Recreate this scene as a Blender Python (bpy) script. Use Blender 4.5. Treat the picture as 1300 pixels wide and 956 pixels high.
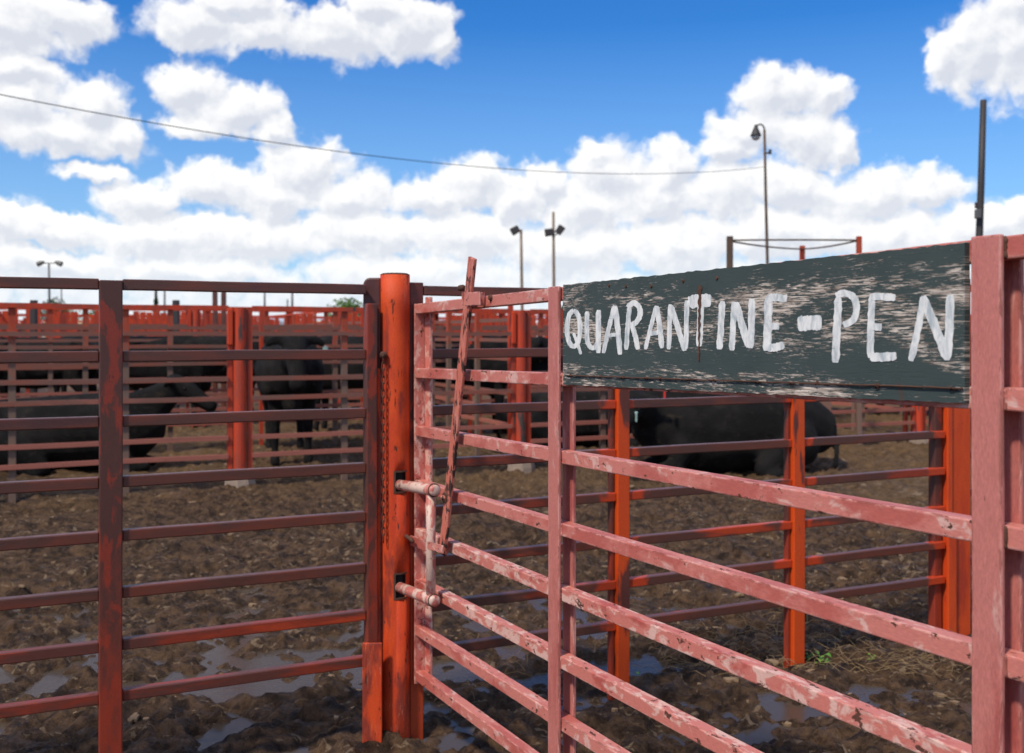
import bpy, bmesh, math, random
import numpy as np
from mathutils import Vector, Matrix
random.seed(7)
S = bpy.context.scene
for o in list(bpy.data.objects): bpy.data.objects.remove(o)
C = S.collection
R = math.radians
F = 1264.0; CX = 650.0; HY = 425.0; EYE = 1.58      # focal length in photo pixels, centre column, horizon row, eye height

# ---------------------------------------------------------------- camera
cam = bpy.data.objects.new('camera', bpy.data.cameras.new('camera')); C.objects.link(cam)
cam.location = (0, 0, EYE); cam.rotation_euler = (R(90), 0, 0)
cam.data.sensor_width = 36; cam.data.lens = 36*F/1300
cam.data.shift_y = -(478-HY)/1300
cam.data.clip_start = .05; cam.data.clip_end = 6000
cam.data.dof.use_dof = True; cam.data.dof.focus_distance = 2.5; cam.data.dof.aperture_fstop = 4.8
S.camera = cam
S.cycles.max_bounces = 6; S.cycles.diffuse_bounces = 3
S.view_settings.view_transform = 'Standard'; S.view_settings.look = 'None'
S.view_settings.exposure = 0.1; S.view_settings.gamma = 1; S.view_settings.use_curve_mapping = False
SUN_EL, SUN_AZ = 52, -140       # azimuth from +Y towards +X
# ---------------------------------------------------------------- world: sky with cumulus
def N(t, typ, **kw):
    n = t.nodes.new(typ)
    for k, v in kw.items(): setattr(n, k, v)
    return n
def mth(t, op, a, b=None, c=None, clamp=False):
    n = N(t, 'ShaderNodeMath', operation=op); n.use_clamp = clamp
    for i, v in enumerate((a, b, c)):
        if v is None: continue
        if isinstance(v, (int, float)): n.inputs[i].default_value = v
        else: t.links.new(v, n.inputs[i])
    return n.outputs[0]
def vmt(t, op, a, b=None):
    n = N(t, 'ShaderNodeVectorMath', operation=op)
    for i, v in enumerate((a, b)):
        if v is None: continue
        if isinstance(v, (tuple, list)): n.inputs[i].default_value = v
        else: t.links.new(v, n.inputs[i])
    return n
def mapr(t, v, a, b, c=0., d=1., smooth=True):
    n = N(t, 'ShaderNodeMapRange'); n.interpolation_type = 'SMOOTHSTEP' if smooth else 'LINEAR'
    t.links.new(v, n.inputs[0])
    for i, x in enumerate((a, b, c, d)): n.inputs[i+1].default_value = x
    return n.outputs[0]
def mixc(t, f, a, b, typ='MIX'):
    n = N(t, 'ShaderNodeMix', data_type='RGBA', blend_type=typ)
    if isinstance(f, (int, float)): n.inputs[0].default_value = f
    else: t.links.new(f, n.inputs[0])
    for i, v in ((6, a), (7, b)):
        if isinstance(v, (tuple, list)): n.inputs[i].default_value = (*v[:3], 1)
        else: t.links.new(v, n.inputs[i])
    return n.outputs[2]
def noise(t, vec, scale, detail=4, rough=.5, dist=0., out=0):
    n = N(t, 'ShaderNodeTexNoise'); t.links.new(vec, n.inputs['Vector'])
    n.inputs['Scale'].default_value = scale; n.inputs['Detail'].default_value = detail
    n.inputs['Roughness'].default_value = rough; n.inputs['Distortion'].default_value = dist
    return n.outputs[out]

# puffs of the cumulus as seen from the yard: (column, row, half width, half height), turned into compass bearings and elevations
PUFFS = [(10,30,80,42),(80,22,58,30),(15,85,60,22),
 (25,125,48,42),(115,128,42,36),(60,165,105,32),(150,165,32,26),
 (245,25,62,30),(330,32,60,34),(430,42,88,40),(515,30,62,40),(560,48,26,26),(480,5,60,20),(300,0,60,18),
 (247,108,48,38),(300,140,58,32),(255,158,58,16),(345,165,30,16),
 (120,218,46,13),
 (180,250,52,30),(265,235,65,32),(345,245,80,40),(388,212,58,42),(445,250,62,36),
 (545,250,60,34),(600,238,55,38),(655,255,50,36),(692,232,34,34),(735,262,62,50),(775,215,58,44),(850,215,40,38),(835,250,80,40),(760,192,30,18),
 (990,118,66,30),(1050,122,34,26),(950,165,58,34),(1020,172,66,40),(1062,185,28,26),(930,190,50,24),
 (1170,235,52,28),(1110,245,62,38),(1010,240,90,36),(920,245,66,42),(1250,285,62,30),(1290,275,30,24),
 (60,290,70,26),(0,290,60,24),(200,300,120,34),(330,300,110,34),(460,300,100,36),(590,300,110,40),(720,320,110,44),(860,310,110,46),(1000,300,110,44),(1130,300,90,40),
 (60,335,90,22),(250,340,120,24),(500,345,130,26),
 (1190,78,26,36),(1235,66,52,52),(1290,60,52,66),(1290,15,34,28)]
def azel(x, y):
    a = math.atan((x-CX)/F); return a, math.atan((HY-y)/F*math.cos(a))
grp = bpy.data.node_groups.new('cloud_field', 'ShaderNodeTree')
grp.interface.new_socket('p', in_out='INPUT', socket_type='NodeSocketVector')
grp.interface.new_socket('field', in_out='OUTPUT', socket_type='NodeSocketFloat')
gi = N(grp, 'NodeGroupInput'); go = N(grp, 'NodeGroupOutput')
p = gi.outputs[0]
w1 = vmt(grp, 'SCALE', vmt(grp, 'SUBTRACT', noise(grp, p, 14, 3, .5, 0, 1), (.5, .5, .5)).outputs[0]); w1.inputs['Scale'].default_value = .040
w2 = vmt(grp, 'SCALE', vmt(grp, 'SUBTRACT', noise(grp, p, 55, 3, .6, 0, 1), (.5, .5, .5)).outputs[0]); w2.inputs['Scale'].default_value = .022
pw = vmt(grp, 'ADD', vmt(grp, 'ADD', p, w1.outputs[0]).outputs[0], w2.outputs[0]).outputs[0]
acc = None
for (x, y, rx, ry) in PUFFS:
    a, e = azel(x, y)
    d = vmt(grp, 'SUBTRACT', pw, (a, e, 0)).outputs[0]
    d = vmt(grp, 'MULTIPLY', d, (F/rx*.90, F/ry*.93, 0)).outputs[0]
    L = vmt(grp, 'LENGTH', d).outputs['Value']
    f = mth(grp, 'SUBTRACT', 1.0, L)
    acc = f if acc is None else mth(grp, 'SMOOTH_MAX', acc, f, .10)
sep = N(grp, 'ShaderNodeSeparateXYZ'); grp.links.new(p, sep.inputs[0])
# continuous bank low over the horizon, all the way round
band = mapr(grp, mth(grp, 'ADD', sep.outputs[1], mth(grp, 'MULTIPLY', mth(grp, 'SUBTRACT', noise(grp, p, 9, 3, .5), .5), .10)), .100, .055, -.9, .34)
acc = mth(grp, 'SMOOTH_MAX', acc, band, .15)
# scattered cumulus over the rest of the sky
gen = mapr(grp, noise(grp, p, 4.5, 2, .55), .42, .60, -.7, .6)
outside = mth(grp, 'MAXIMUM', mapr(grp, mth(grp, 'ABSOLUTE', sep.outputs[0]), .52, .62), mapr(grp, sep.outputs[1], .36, .44))
gen = mth(grp, 'ADD', gen, mapr(grp, outside, 0, 1, -2., 0.))
acc = mth(grp, 'SMOOTH_MAX', acc, gen, .1)
nz = noise(grp, pw, 36, 6, .56)
acc = mth(grp, 'ADD', mth(grp, 'MAXIMUM', acc, -1.5), mth(grp, 'MULTIPLY', mth(grp, 'SUBTRACT', nz, .5), .98))
grp.links.new(acc, go.inputs[0])

W = bpy.data.worlds.new('World'); S.world = W; W.use_nodes = True
t = W.node_tree; t.nodes.clear()
tc = N(t, 'ShaderNodeTexCoord'); sx = N(t, 'ShaderNodeSeparateXYZ')
nv = vmt(t, 'NORMALIZE', tc.outputs['Generated']).outputs[0]
t.links.new(nv, sx.inputs[0])
az = mth(t, 'ARCTAN2', sx.outputs[0], sx.outputs[1]); el = mth(t, 'ARCSINE', sx.outputs[2])
cb = N(t, 'ShaderNodeCombineXYZ'); t.links.new(az, cb.inputs[0]); t.links.new(el, cb.inputs[1])
def field(vec):
    g = N(t, 'ShaderNodeGroup'); g.node_tree = grp; t.links.new(vec, g.inputs[0]); return g.outputs[0]
f0 = field(cb.outputs[0])
f1 = field(vmt(t, 'ADD', cb.outputs[0], (-.005, .010, 0)).outputs[0])
sky = N(t, 'ShaderNodeTexSky', sky_type='NISHITA'); sky.sun_disc = False
sky.sun_elevation = R(SUN_EL); sky.sun_rotation = R(SUN_AZ); sky.altitude = 1000; sky.air_density = 1.0; sky.dust_density = .3; sky.ozone_density = 3
hs = N(t, 'ShaderNodeHueSaturation'); hs.inputs['Saturation'].default_value = 1.32; hs.inputs['Value'].default_value = 1.0
t.links.new(sky.outputs[0], hs.inputs['Color'])
skyc = mixc(t, 1.0, hs.outputs[0], (.80, 1.15, 1.45), 'MULTIPLY')
skyc = mixc(t, mapr(t, el, .30, .02, 0, .62, False), skyc, (3.8, 5.6, 7.6))
alpha = mapr(t, f0, -.07, .36)
lit = mapr(t, mth(t, 'SUBTRACT', f0, f1), -.40, .36, 0, 1, False)
core = mth(t, 'ADD', mapr(t, f0, .15, .95, 0, .34, False), mapr(t, el, .17, .34, 0, .16))
lit = mth(t, 'SUBTRACT', lit, core, clamp=True)
lowb = mapr(t, el, .17, .08)
lit = mth(t, 'ADD', lit, mth(t, 'MULTIPLY', lowb, .12), clamp=True)
cc = mixc(t, lit, (6.7, 7.0, 7.7), (11.2, 11.0, 10.6))
cc = mixc(t, mapr(t, el, .10, .0, 0, .55), cc, (7.0, 7.9, 9.0))
col = mixc(t, mth(t, 'MULTIPLY', alpha, .97), skyc, cc)
bg = N(t, 'ShaderNodeBackground'); bg.inputs[1].default_value = .1
t.links.new(col, bg.inputs[0]); wo = N(t, 'ShaderNodeOutputWorld'); t.links.new(bg.outputs[0], wo.inputs[0])
W.cycles.sampling_method = 'MANUAL'; W.cycles.sample_map_resolution = 512
# ---------------------------------------------------------------- sun
sl = bpy.data.lights.new('sun', 'SUN'); sl.energy = 3.5; sl.angle = R(5); sl.color = (1, .90, .76)
so = bpy.data.objects.new('sun', sl); C.objects.link(so)
sd = Vector((math.sin(R(SUN_AZ))*math.cos(R(SUN_EL)), math.cos(R(SUN_AZ))*math.cos(R(SUN_EL)), math.sin(R(SUN_EL))))
so.rotation_euler = sd.to_track_quat('Z', 'Y').to_euler(); so.location = (0, 0, 30)

# ---------------------------------------------------------------- helpers
def at(px, py, z): return Vector(((px-CX)*z/F, z, EYE-(py-HY)*z/F))
def tag(o, label=None, cat=None, group=None, kind=None):
    if label: o['label'] = label
    if cat: o['category'] = cat
    if group: o['group'] = group
    if kind: o['kind'] = kind
    return o
def empty(name, loc=(0,0,0), rz=0, **kw):
    o = bpy.data.objects.new(name, None); C.objects.link(o); o.location = loc; o.rotation_euler = (0, 0, rz)
    o.empty_display_size = .2
    return tag(o, **kw)
class MB:
    def __init__(s): s.v = []; s.f = []
    def add(s, vs, fs):
        b = len(s.v); s.v += [tuple(v) for v in vs]; s.f += [tuple(i+b for i in f) for f in fs]; return s
    def box(s, a, b):
        (x0,y0,z0),(x1,y1,z1) = a, b
        return s.add([(x0,y0,z0),(x1,y0,z0),(x1,y1,z0),(x0,y1,z0),(x0,y0,z1),(x1,y0,z1),(x1,y1,z1),(x0,y1,z1)],
                     [(0,3,2,1),(4,5,6,7),(0,1,5,4),(1,2,6,5),(2,3,7,6),(3,0,4,7)])
    def bar(s, p0, p1, ax, ay, a, b, seg=1, wob=0.):
        p0, p1 = Vector(p0), Vector(p1); ax = Vector(ax).normalized()*a/2; ay = Vector(ay).normalized()*b/2
        vs = []; ph = random.random()*6.28; ph2 = random.random()*6.28
        for i in range(seg+1):
            k = i/seg; c = p0.lerp(p1, k)
            e = 4*k*(1-k)
            c = c + (ax.normalized()*math.sin(k*5+ph) + ay.normalized()*math.sin(k*7+ph2))*wob*e
            vs += [c-ax-ay, c+ax-ay, c+ax+ay, c-ax+ay]
        fs = [(3,2,1,0)]
        for i in range(seg):
            for j in range(4):
                q = i*4; fs.append((q+j, q+(j+1)%4, q+4+(j+1)%4, q+4+j))
        q = seg*4; fs.append((q, q+1, q+2, q+3))
        return s.add(vs, fs)
    def tube(s, pts, rad, n=12, cap=True):
        pts = [Vector(q) for q in pts]
        if not isinstance(rad, (list, tuple)): rad = [rad]*len(pts)
        rad = [(r, r) if isinstance(r, (int, float)) else r for r in rad]
        vs = []; up = None
        for i, q in enumerate(pts):
            d = (pts[min(i+1, len(pts)-1)]-pts[max(i-1, 0)])
            if d.length < 1e-9: d = Vector((0,0,1))
            d.normalize()
            if up is None:
                up = Vector((0,0,1)) if abs(d.z) < .9 else Vector((1,0,0))
            side = d.cross(up).normalized(); up = side.cross(d).normalized()
            for k in range(n):
                a = 2*math.pi*k/n
                vs.append(q + side*math.cos(a)*rad[i][0] + up*math.sin(a)*rad[i][1])
        fs = []
        for i in range(len(pts)-1):
            for k in range(n):
                fs.append((i*n+k, i*n+(k+1)%n, (i+1)*n+(k+1)%n, (i+1)*n+k))
        if cap:
            fs.append(tuple(range(n-1, -1, -1))); fs.append(tuple(range((len(pts)-1)*n, len(pts)*n)))
        return s.add(vs, fs)
    def build(s, name, mat, parent=None, bevel=0, smooth=False, **kw):
        me = bpy.data.meshes.new(name); me.from_pydata(s.v, [], s.f); me.update()
        bm = bmesh.new(); bm.from_mesh(me); bmesh.ops.recalc_face_normals(bm, faces=bm.faces); bm.to_mesh(me); bm.free()
        for m in (mat if isinstance(mat, list) else [mat]): me.materials.append(m)
        if smooth: me.polygons.foreach_set('use_smooth', [True]*len(me.polygons))
        o = bpy.data.objects.new(name, me); C.objects.link(o)
        if parent: o.parent = parent
        if bevel:
            b = o.modifiers.new('bevel', 'BEVEL'); b.width = bevel; b.segments = 2; b.limit_method = 'ANGLE'; b.angle_limit = R(40)
        return tag(o, **kw)
def children(o): return [c for c in C.objects if c.parent == o]
def dup(root, loc=None, rz=None, parent=None, **kw):
    c = root.copy(); C.objects.link(c); c.parent = parent
    if loc is not None: c.location = loc
    if rz is not None: c.rotation_euler = (0, 0, rz)
    for ch in children(root): dup(ch, parent=c)
    return tag(c, **kw)
class Line:                                   # a fence line on the ground: origin, direction
    def __init__(s, O, ang):
        s.O = Vector((O[0], O[1])); s.a = ang; s.u = Vector((math.cos(ang), math.sin(ang))); s.v = Vector((-math.sin(ang), math.cos(ang)))
    def s_at(s, px, t=0):
        k = (px-CX)/F; q = s.O + s.v*t
        return (k*q.y-q.x)/(s.u.x-k*s.u.y)
    def pt(s, px, py, t=0):
        l = s.s_at(px, t); d = (s.O + s.u*l + s.v*t).y
        return Vector((l, t, EYE-(py-HY)*d/F))
    def world(s, l, t=0, z=0):
        q = s.O + s.u*l + s.v*t; return Vector((q.x, q.y, z))

# ---------------------------------------------------------------- materials
def newmat(name):
    m = bpy.data.materials.new(name); m.use_nodes = True; t = m.node_tree
    b = t.nodes['Principled BSDF']; return m, t, b
def objvec(t, scale=None, rnd=True):
    tc = N(t, 'ShaderNodeTexCoord'); v = tc.outputs['Object']
    if rnd:
        oi = N(t, 'ShaderNodeObjectInfo'); k = mth(t, 'MULTIPLY', oi.outputs['Random'], 37.)
        cmb = N(t, 'ShaderNodeCombineXYZ')
        for i in range(3): t.links.new(k, cmb.inputs[i])
        v = vmt(t, 'ADD', v, cmb.outputs[0]).outputs[0]
    if scale: v = vmt(t, 'MULTIPLY', v, scale).outputs[0]
    return v
def bump(t, b, h, strength=.4, dist=.004, prev=None):
    n = N(t, 'ShaderNodeBump'); n.inputs['Strength'].default_value = strength; n.inputs['Distance'].default_value = dist
    t.links.new(h, n.inputs['Height'])
    if prev: t.links.new(prev, n.inputs['Normal'])
    t.links.new(n.outputs[0], b.inputs['Normal']); return n.outputs[0]
def paint(name, base, fade, rust, streak=(1,1,1), pscale=7, pth=(.5,.6), cscale=26, cth=(.60,.63), deep=None, dth=(.55,.7), dscale=3, rough=.5, extra=None, zrange=None, fine=.12, edge=0):
    """weathered paint: base coat, faded/older coat in patches, chips down to rust"""
    m, t, b = newmat(name)
    v = objvec(t); vs = vmt(t, 'MULTIPLY', v, streak).outputs[0]
    c = mixc(t, mapr(t, noise(t, vs, pscale, 7, .62, .6), *pth), base, fade)
    if deep:
        fct = mapr(t, noise(t, vs, dscale, 6, .6, .3), *dth)
        if zrange:
            tcz = N(t, 'ShaderNodeTexCoord'); sz = N(t, 'ShaderNodeSeparateXYZ'); t.links.new(tcz.outputs['Object'], sz.inputs[0])
            nn = mth(t, 'MULTIPLY', mth(t, 'SUBTRACT', noise(t, vs, dscale*2, 6, .65, .3), .5), 1.5)
            fct = mapr(t, mth(t, 'ADD', sz.outputs[2], nn), *zrange)
        c = mixc(t, fct, c, deep)
    # fine brushed tonal variation
    c = mixc(t, fine*4, c, mixc(t, noise(t, vmt(t, 'MULTIPLY', vs, (1.5, 3, 3)).outputs[0], 60, 5, .7), (.25,.22,.22), (1.7,1.7,1.7)), 'MULTIPLY')
    n2 = noise(t, vs, cscale, 8, .68, .25)
    chip = mapr(t, n2, *cth)
    if edge:
        bv = N(t, 'ShaderNodeBevel'); bv.samples = 3; bv.inputs['Radius'].default_value = edge
        gm = N(t, 'ShaderNodeNewGeometry'); dt = vmt(t, 'DOT_PRODUCT', bv.outputs[0], gm.outputs['Normal']).outputs['Value']
        ew = mapr(t, dt, .995, .90)
        ch2 = mapr(t, mth(t, 'ADD', noise(t, vs, 16, 6, .7, .5), mth(t, 'MULTIPLY', ew, .10)), .615, .64)
        chip = mth(t, 'MAXIMUM', chip, mth(t, 'MULTIPLY', ch2, mapr(t, ew, .05, .3)))
        lw = mth(t, 'MULTIPLY', mapr(t, noise(t, vs, 22, 5, .7), .42, .58), ew)
        c = mixc(t, mth(t, 'MULTIPLY', lw, .55), c, tuple(min(.8, x*1.35+.08) for x in fade))
    rc = mixc(t, noise(t, v, 90, 4, .6), rust, tuple(x*2.4 for x in rust))
    c = mixc(t, chip, c, rc)
    if extra: c = extra(t, v, c)
    t.links.new(c, b.inputs['Base Color'])
    rr = mth(t, 'ADD', rough, mth(t, 'MULTIPLY', chip, .35)); rr = mth(t, 'ADD', rr, mth(t, 'MULTIPLY', mth(t, 'SUBTRACT', noise(t, v, 40, 3), .5), .25))
    t.links.new(rr, b.inputs['Roughness'])
    h = mth(t, 'SUBTRACT', mth(t, 'MULTIPLY', noise(t, v, 120, 4, .6), .3), chip)
    bump(t, b, h, .55, .0015)
    return m
PINK = paint('faded_pink_paint', (.57,.190,.150), (.67,.40,.34), (.05,.018,.01), (1,3,1.4), 15, (.55,.63), 24, (.615,.635), deep=(.47,.115,.090), dth=(.48,.60), dscale=5, edge=.007)
PINK2 = paint('faded_pink_paint_worn', (.57,.180,.140), (.69,.42,.35), (.06,.02,.012), (1,2.6,1.6), 13, (.50,.58), 20, (.60,.62), deep=(.44,.09,.07), dth=(.55,.65), dscale=6, edge=.007)
PINKV = paint('brushed_pink_paint', (.52,.175,.145), (.62,.35,.30), (.07,.02,.012), (3,3,.5), 7, (.60,.68), 26, (.69,.71), deep=(.38,.085,.072), dth=(.45,.68), dscale=5, fine=.17, edge=.007)
LEVER = paint('lever_paint', (.56,.15,.10), (.60,.22,.16), (.022,.010,.007), (3,3,1.0), 6, (.5,.62), 13, (.515,.53), edge=.007)
PIPEW = paint('whitish_pipe_paint', (.62,.44,.36), (.50,.15,.12), (.10,.03,.015), (1,1,.5), 22, (.50,.56), 34, (.60,.63))
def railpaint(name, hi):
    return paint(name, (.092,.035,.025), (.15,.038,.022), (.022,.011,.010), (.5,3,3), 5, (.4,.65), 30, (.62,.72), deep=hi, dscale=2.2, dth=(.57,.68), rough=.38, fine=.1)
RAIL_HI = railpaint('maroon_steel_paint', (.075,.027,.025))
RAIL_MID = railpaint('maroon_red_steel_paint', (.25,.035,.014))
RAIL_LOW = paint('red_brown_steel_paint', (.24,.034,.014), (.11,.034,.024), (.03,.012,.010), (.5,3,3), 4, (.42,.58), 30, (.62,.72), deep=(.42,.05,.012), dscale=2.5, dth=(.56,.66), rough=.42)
POSTB = paint('maroon_post_paint', (.085,.030,.022), (.24,.032,.015), (.03,.013,.012), (2.5,2.5,.8), 6, (.50,.58), 28, (.62,.72), deep=(.30,.036,.014), dscale=5, zrange=(.95,-.1), rough=.45)
def scratches(t, v, c):
    d = noise(t, vmt(t, 'MULTIPLY', v, (26,26,2.2)).outputs[0], 1.0, 4, .6, 1.6)
    m1 = mapr(t, mth(t, 'ABSOLUTE', mth(t, 'SUBTRACT', d, .5)), .010, .003)
    m2 = mapr(t, noise(t, v, 3.5, 3, .5), .52, .6)
    return mixc(t, mth(t, 'MULTIPLY', mth(t, 'MULTIPLY', m1, m2), .6), c, (.62,.22,.14))
ORANGE = paint('orange_post_paint', (.62,.062,.004), (.50,.040,.004), (.05,.014,.008), (2.5,2.5,.7), 4, (.4,.62), 17, (.61,.65), deep=(.24,.026,.010), dscale=4.2, dth=(.50,.62), rough=.68, extra=scratches)
ORANGEC = paint('clean_orange_post_paint', (.66,.070,.005), (.58,.052,.004), (.07,.018,.008), (2.5,2.5,.7), 4, (.4,.62), 20, (.66,.70), deep=(.42,.036,.008), dscale=3, dth=(.54,.7), rough=.6)
ORANGEP = paint('scuffed_orange_post_paint', (.62,.070,.005), (.62,.060,.004), (.05,.016,.010), (3,3,.6), 5, (.4,.65), 20, (.635,.68), deep=(.12,.030,.020), dscale=3, dth=(.56,.62), rough=.5)
MAROON = paint('maroon_sleeve_paint', (.078,.023,.018), (.125,.024,.017), (.03,.012,.010), (2,2,1), 6, (.42,.6), 30, (.6,.7), deep=(.42,.05,.012), dscale=5, zrange=(1.34,1.08), rough=.45)
BGUP = paint('bleached_upright_paint', (.38,.042,.012), (.40,.065,.025), (.07,.03,.02), (3,3,1), 5, (.4,.6), 20, (.62,.7), deep=(.17,.105,.075), dscale=3, zrange=(1.65,1.15), rough=.7)
BGRAIL = paint('far_rail_paint', (.19,.085,.060), (.26,.075,.045), (.06,.03,.025), (.6,3,3), 3, (.4,.62), 20, (.62,.7), deep=(.34,.11,.075), dscale=1.6, zrange=(.9,.55), rough=.65)  # low rails pinker and paler: light falling on them put into the colour
BGRED = paint('far_red_paint', (.62,.055,.008), (.46,.040,.009), (.08,.02,.012), (3,3,.6), 3, (.4,.62), 18, (.63,.7), deep=(.24,.028,.012), dscale=2, dth=(.5,.66), rough=.6)
BGPOST = paint('far_post_paint', (.52,.046,.010), (.34,.05,.022), (.06,.02,.015), (3,3,.6), 3, (.4,.62), 18, (.62,.7), deep=(.06,.045,.038), dscale=2.0, dth=(.59,.64), rough=.6)
def plain(name, col, rough=.7, var=.35, sc=8, metal=0, bmp=0):
    m, t, b = newmat(name); v = objvec(t)
    n = noise(t, v, sc, 6, .6)
    c = mixc(t, n, tuple(x*(1-var) for x in col), tuple(x*(1+var) for x in col))
    t.links.new(c, b.inputs['Base Color']); b.inputs['Roughness'].default_value = rough; b.inputs['Metallic'].default_value = metal
    if bmp: bump(t, b, noise(t, v, sc*4, 6, .6), .6, bmp)
    return m
CONC = plain('old_concrete', (.28,.21,.16), .9, .4, 6, bmp=.01)
DARKSTEEL = plain('dark_weathered_steel', (.035,.03,.03), .6, .4)
WOODPOLE = plain('weathered_pole_wood', (.10,.065,.045), .85, .45, 5, bmp=.005)
WOODTAN = plain('pale_pole_wood', (.24,.17,.12), .85, .35, 5, bmp=.005)
RUST = plain('rusty_iron', (.085,.035,.02), .8, .7, 60, bmp=.002)
BLACKIN = plain('hole_darkness', (.006,.005,.005), .9, .2)  # near-black colour stands in for the shade inside openings
LAMPG = plain('lamp_grey_metal', (.10,.10,.10), .5, .2)
GLASS = plain('lamp_lens', (.45,.48,.48), .25, .15)
WHITEW = plain('white_metal_siding', (.74,.74,.74), .5, .12, 1)
CREAM = plain('cream_siding', (.62,.50,.32), .6, .2, 1)
TIN = plain('pale_tin_roof', (.48,.50,.55), .45, .2, 1)
TYRE = plain('black_rubber', (.02,.02,.02), .85, .2)
CABLE = plain('cable_black', (.02,.02,.025), .7, .1)
TAGY = plain('pale_tag_plastic', (.35,.5,.45), .5, .1); TAGR = plain('red_tag_plastic', (.6,.04,.03), .5, .1)
STRAW = plain('straw', (.25,.165,.08), .85, .45, 9)
FLAKE = plain('dry_dung_straw', (.23,.15,.085), .9, .6, 14, bmp=.004)
LEAF = plain('weed_green', (.10,.26,.025), .5, .25, 20)
BARK = plain('tree_bark', (.08,.06,.045), .9, .4)
def foliage(name, col):
    m, t, b = newmat(name); tc = N(t, 'ShaderNodeTexCoord')
    c = mixc(t, noise(t, tc.outputs['Object'], 1.3, 4, .6), tuple(x*.5 for x in col), tuple(x*1.6 for x in col))
    t.links.new(c, b.inputs['Base Color']); b.inputs['Roughness'].default_value = .6; return m
FOL1 = foliage('bright_green_leaves', (.085,.17,.03)); FOL2 = foliage('dark_green_leaves', (.035,.075,.035)); FOL3 = foliage('olive_green_leaves', (.065,.11,.04))
# cow hide
def hide():
    m, t, b = newmat('black_cow_hide'); v = objvec(t)
    c = mixc(t, mapr(t, noise(t, v, 3, 6, .6), .38, .7), (.0055,.005,.0048), (.017,.0155,.0145))
    c = mixc(t, mapr(t, noise(t, vmt(t, 'MULTIPLY', v, (1,1,1.8)).outputs[0], 6, 8, .75, .5), .54, .70), c, (.036,.028,.021))
    t.links.new(c, b.inputs['Base Color']); b.inputs['Roughness'].default_value = .75; b.inputs['Specular IOR Level'].default_value = .16
    bump(t, b, noise(t, vmt(t, 'MULTIPLY', v, (1,1,2.5)).outputs[0], 42, 6, .75), .8, .02); return m
HIDE = hide(); EYE_M = plain('dark_wet_eye', (.01,.008,.006), .12, .1); MUZZLE = plain('grey_muzzle_skin', (.05,.045,.045), .45, .3)
# mud
def mud():
    m, t, b = newmat('trampled_mud'); tc = N(t, 'ShaderNodeTexCoord'); v = tc.outputs['Object']
    n1 = noise(t, v, 1.1, 5, .6); n2 = noise(t, v, 11, 6, .75, .5)
    c = mixc(t, mapr(t, n2, .36, .66), (.024,.0135,.0078), (.150,.086,.046))
    at_ = N(t, 'ShaderNodeAttribute', attribute_name='dry')          # how dry the yard is here, stored on the ground mesh
    c = mixc(t, mapr(t, at_.outputs['Fac'], 0, 1, 0, .75), c, mixc(t, n2, (.075,.042,.018), (.27,.165,.075)))
    flake = mapr(t, mth(t, 'ADD', noise(t, vmt(t, 'MULTIPLY', v, (1,1.8,1)).outputs[0], 13, 5, .62, .8), mth(t, 'MULTIPLY', mth(t, 'SUBTRACT', n1, .5), .25)), .595, .65)
    c = mixc(t, mth(t, 'MULTIPLY', flake, .75), c, mixc(t, noise(t, v, 40, 5, .6), (.17,.11,.065), (.42,.31,.20)))
    t.links.new(c, b.inputs['Base Color'])
    wet = mapr(t, noise(t, v, 5, 5, .6), .35, .65, .34, .78); b.inputs['Specular IOR Level'].default_value = .2; t.links.new(mth(t, 'ADD', wet, mth(t, 'MULTIPLY', at_.outputs['Fac'], .2), clamp=True), b.inputs['Roughness'])
    b.inputs['Specular IOR Level'].default_value = .22
    bump(t, b, noise(t, v, 34, 6, .75), 1.0, .035)
    return m
MUD = mud()
wm, t, b = newmat('muddy_water'); b.inputs['Base Color'].default_value = (.070,.052,.038,1); b.inputs['Roughness'].default_value = .20; b.inputs['IOR'].default_value = 1.3
tcw = N(t, 'ShaderNodeTexCoord'); bump(t, b, noise(t, tcw.outputs['Object'], 14, 4, .6), .25, .006); WATER = wm
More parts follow.
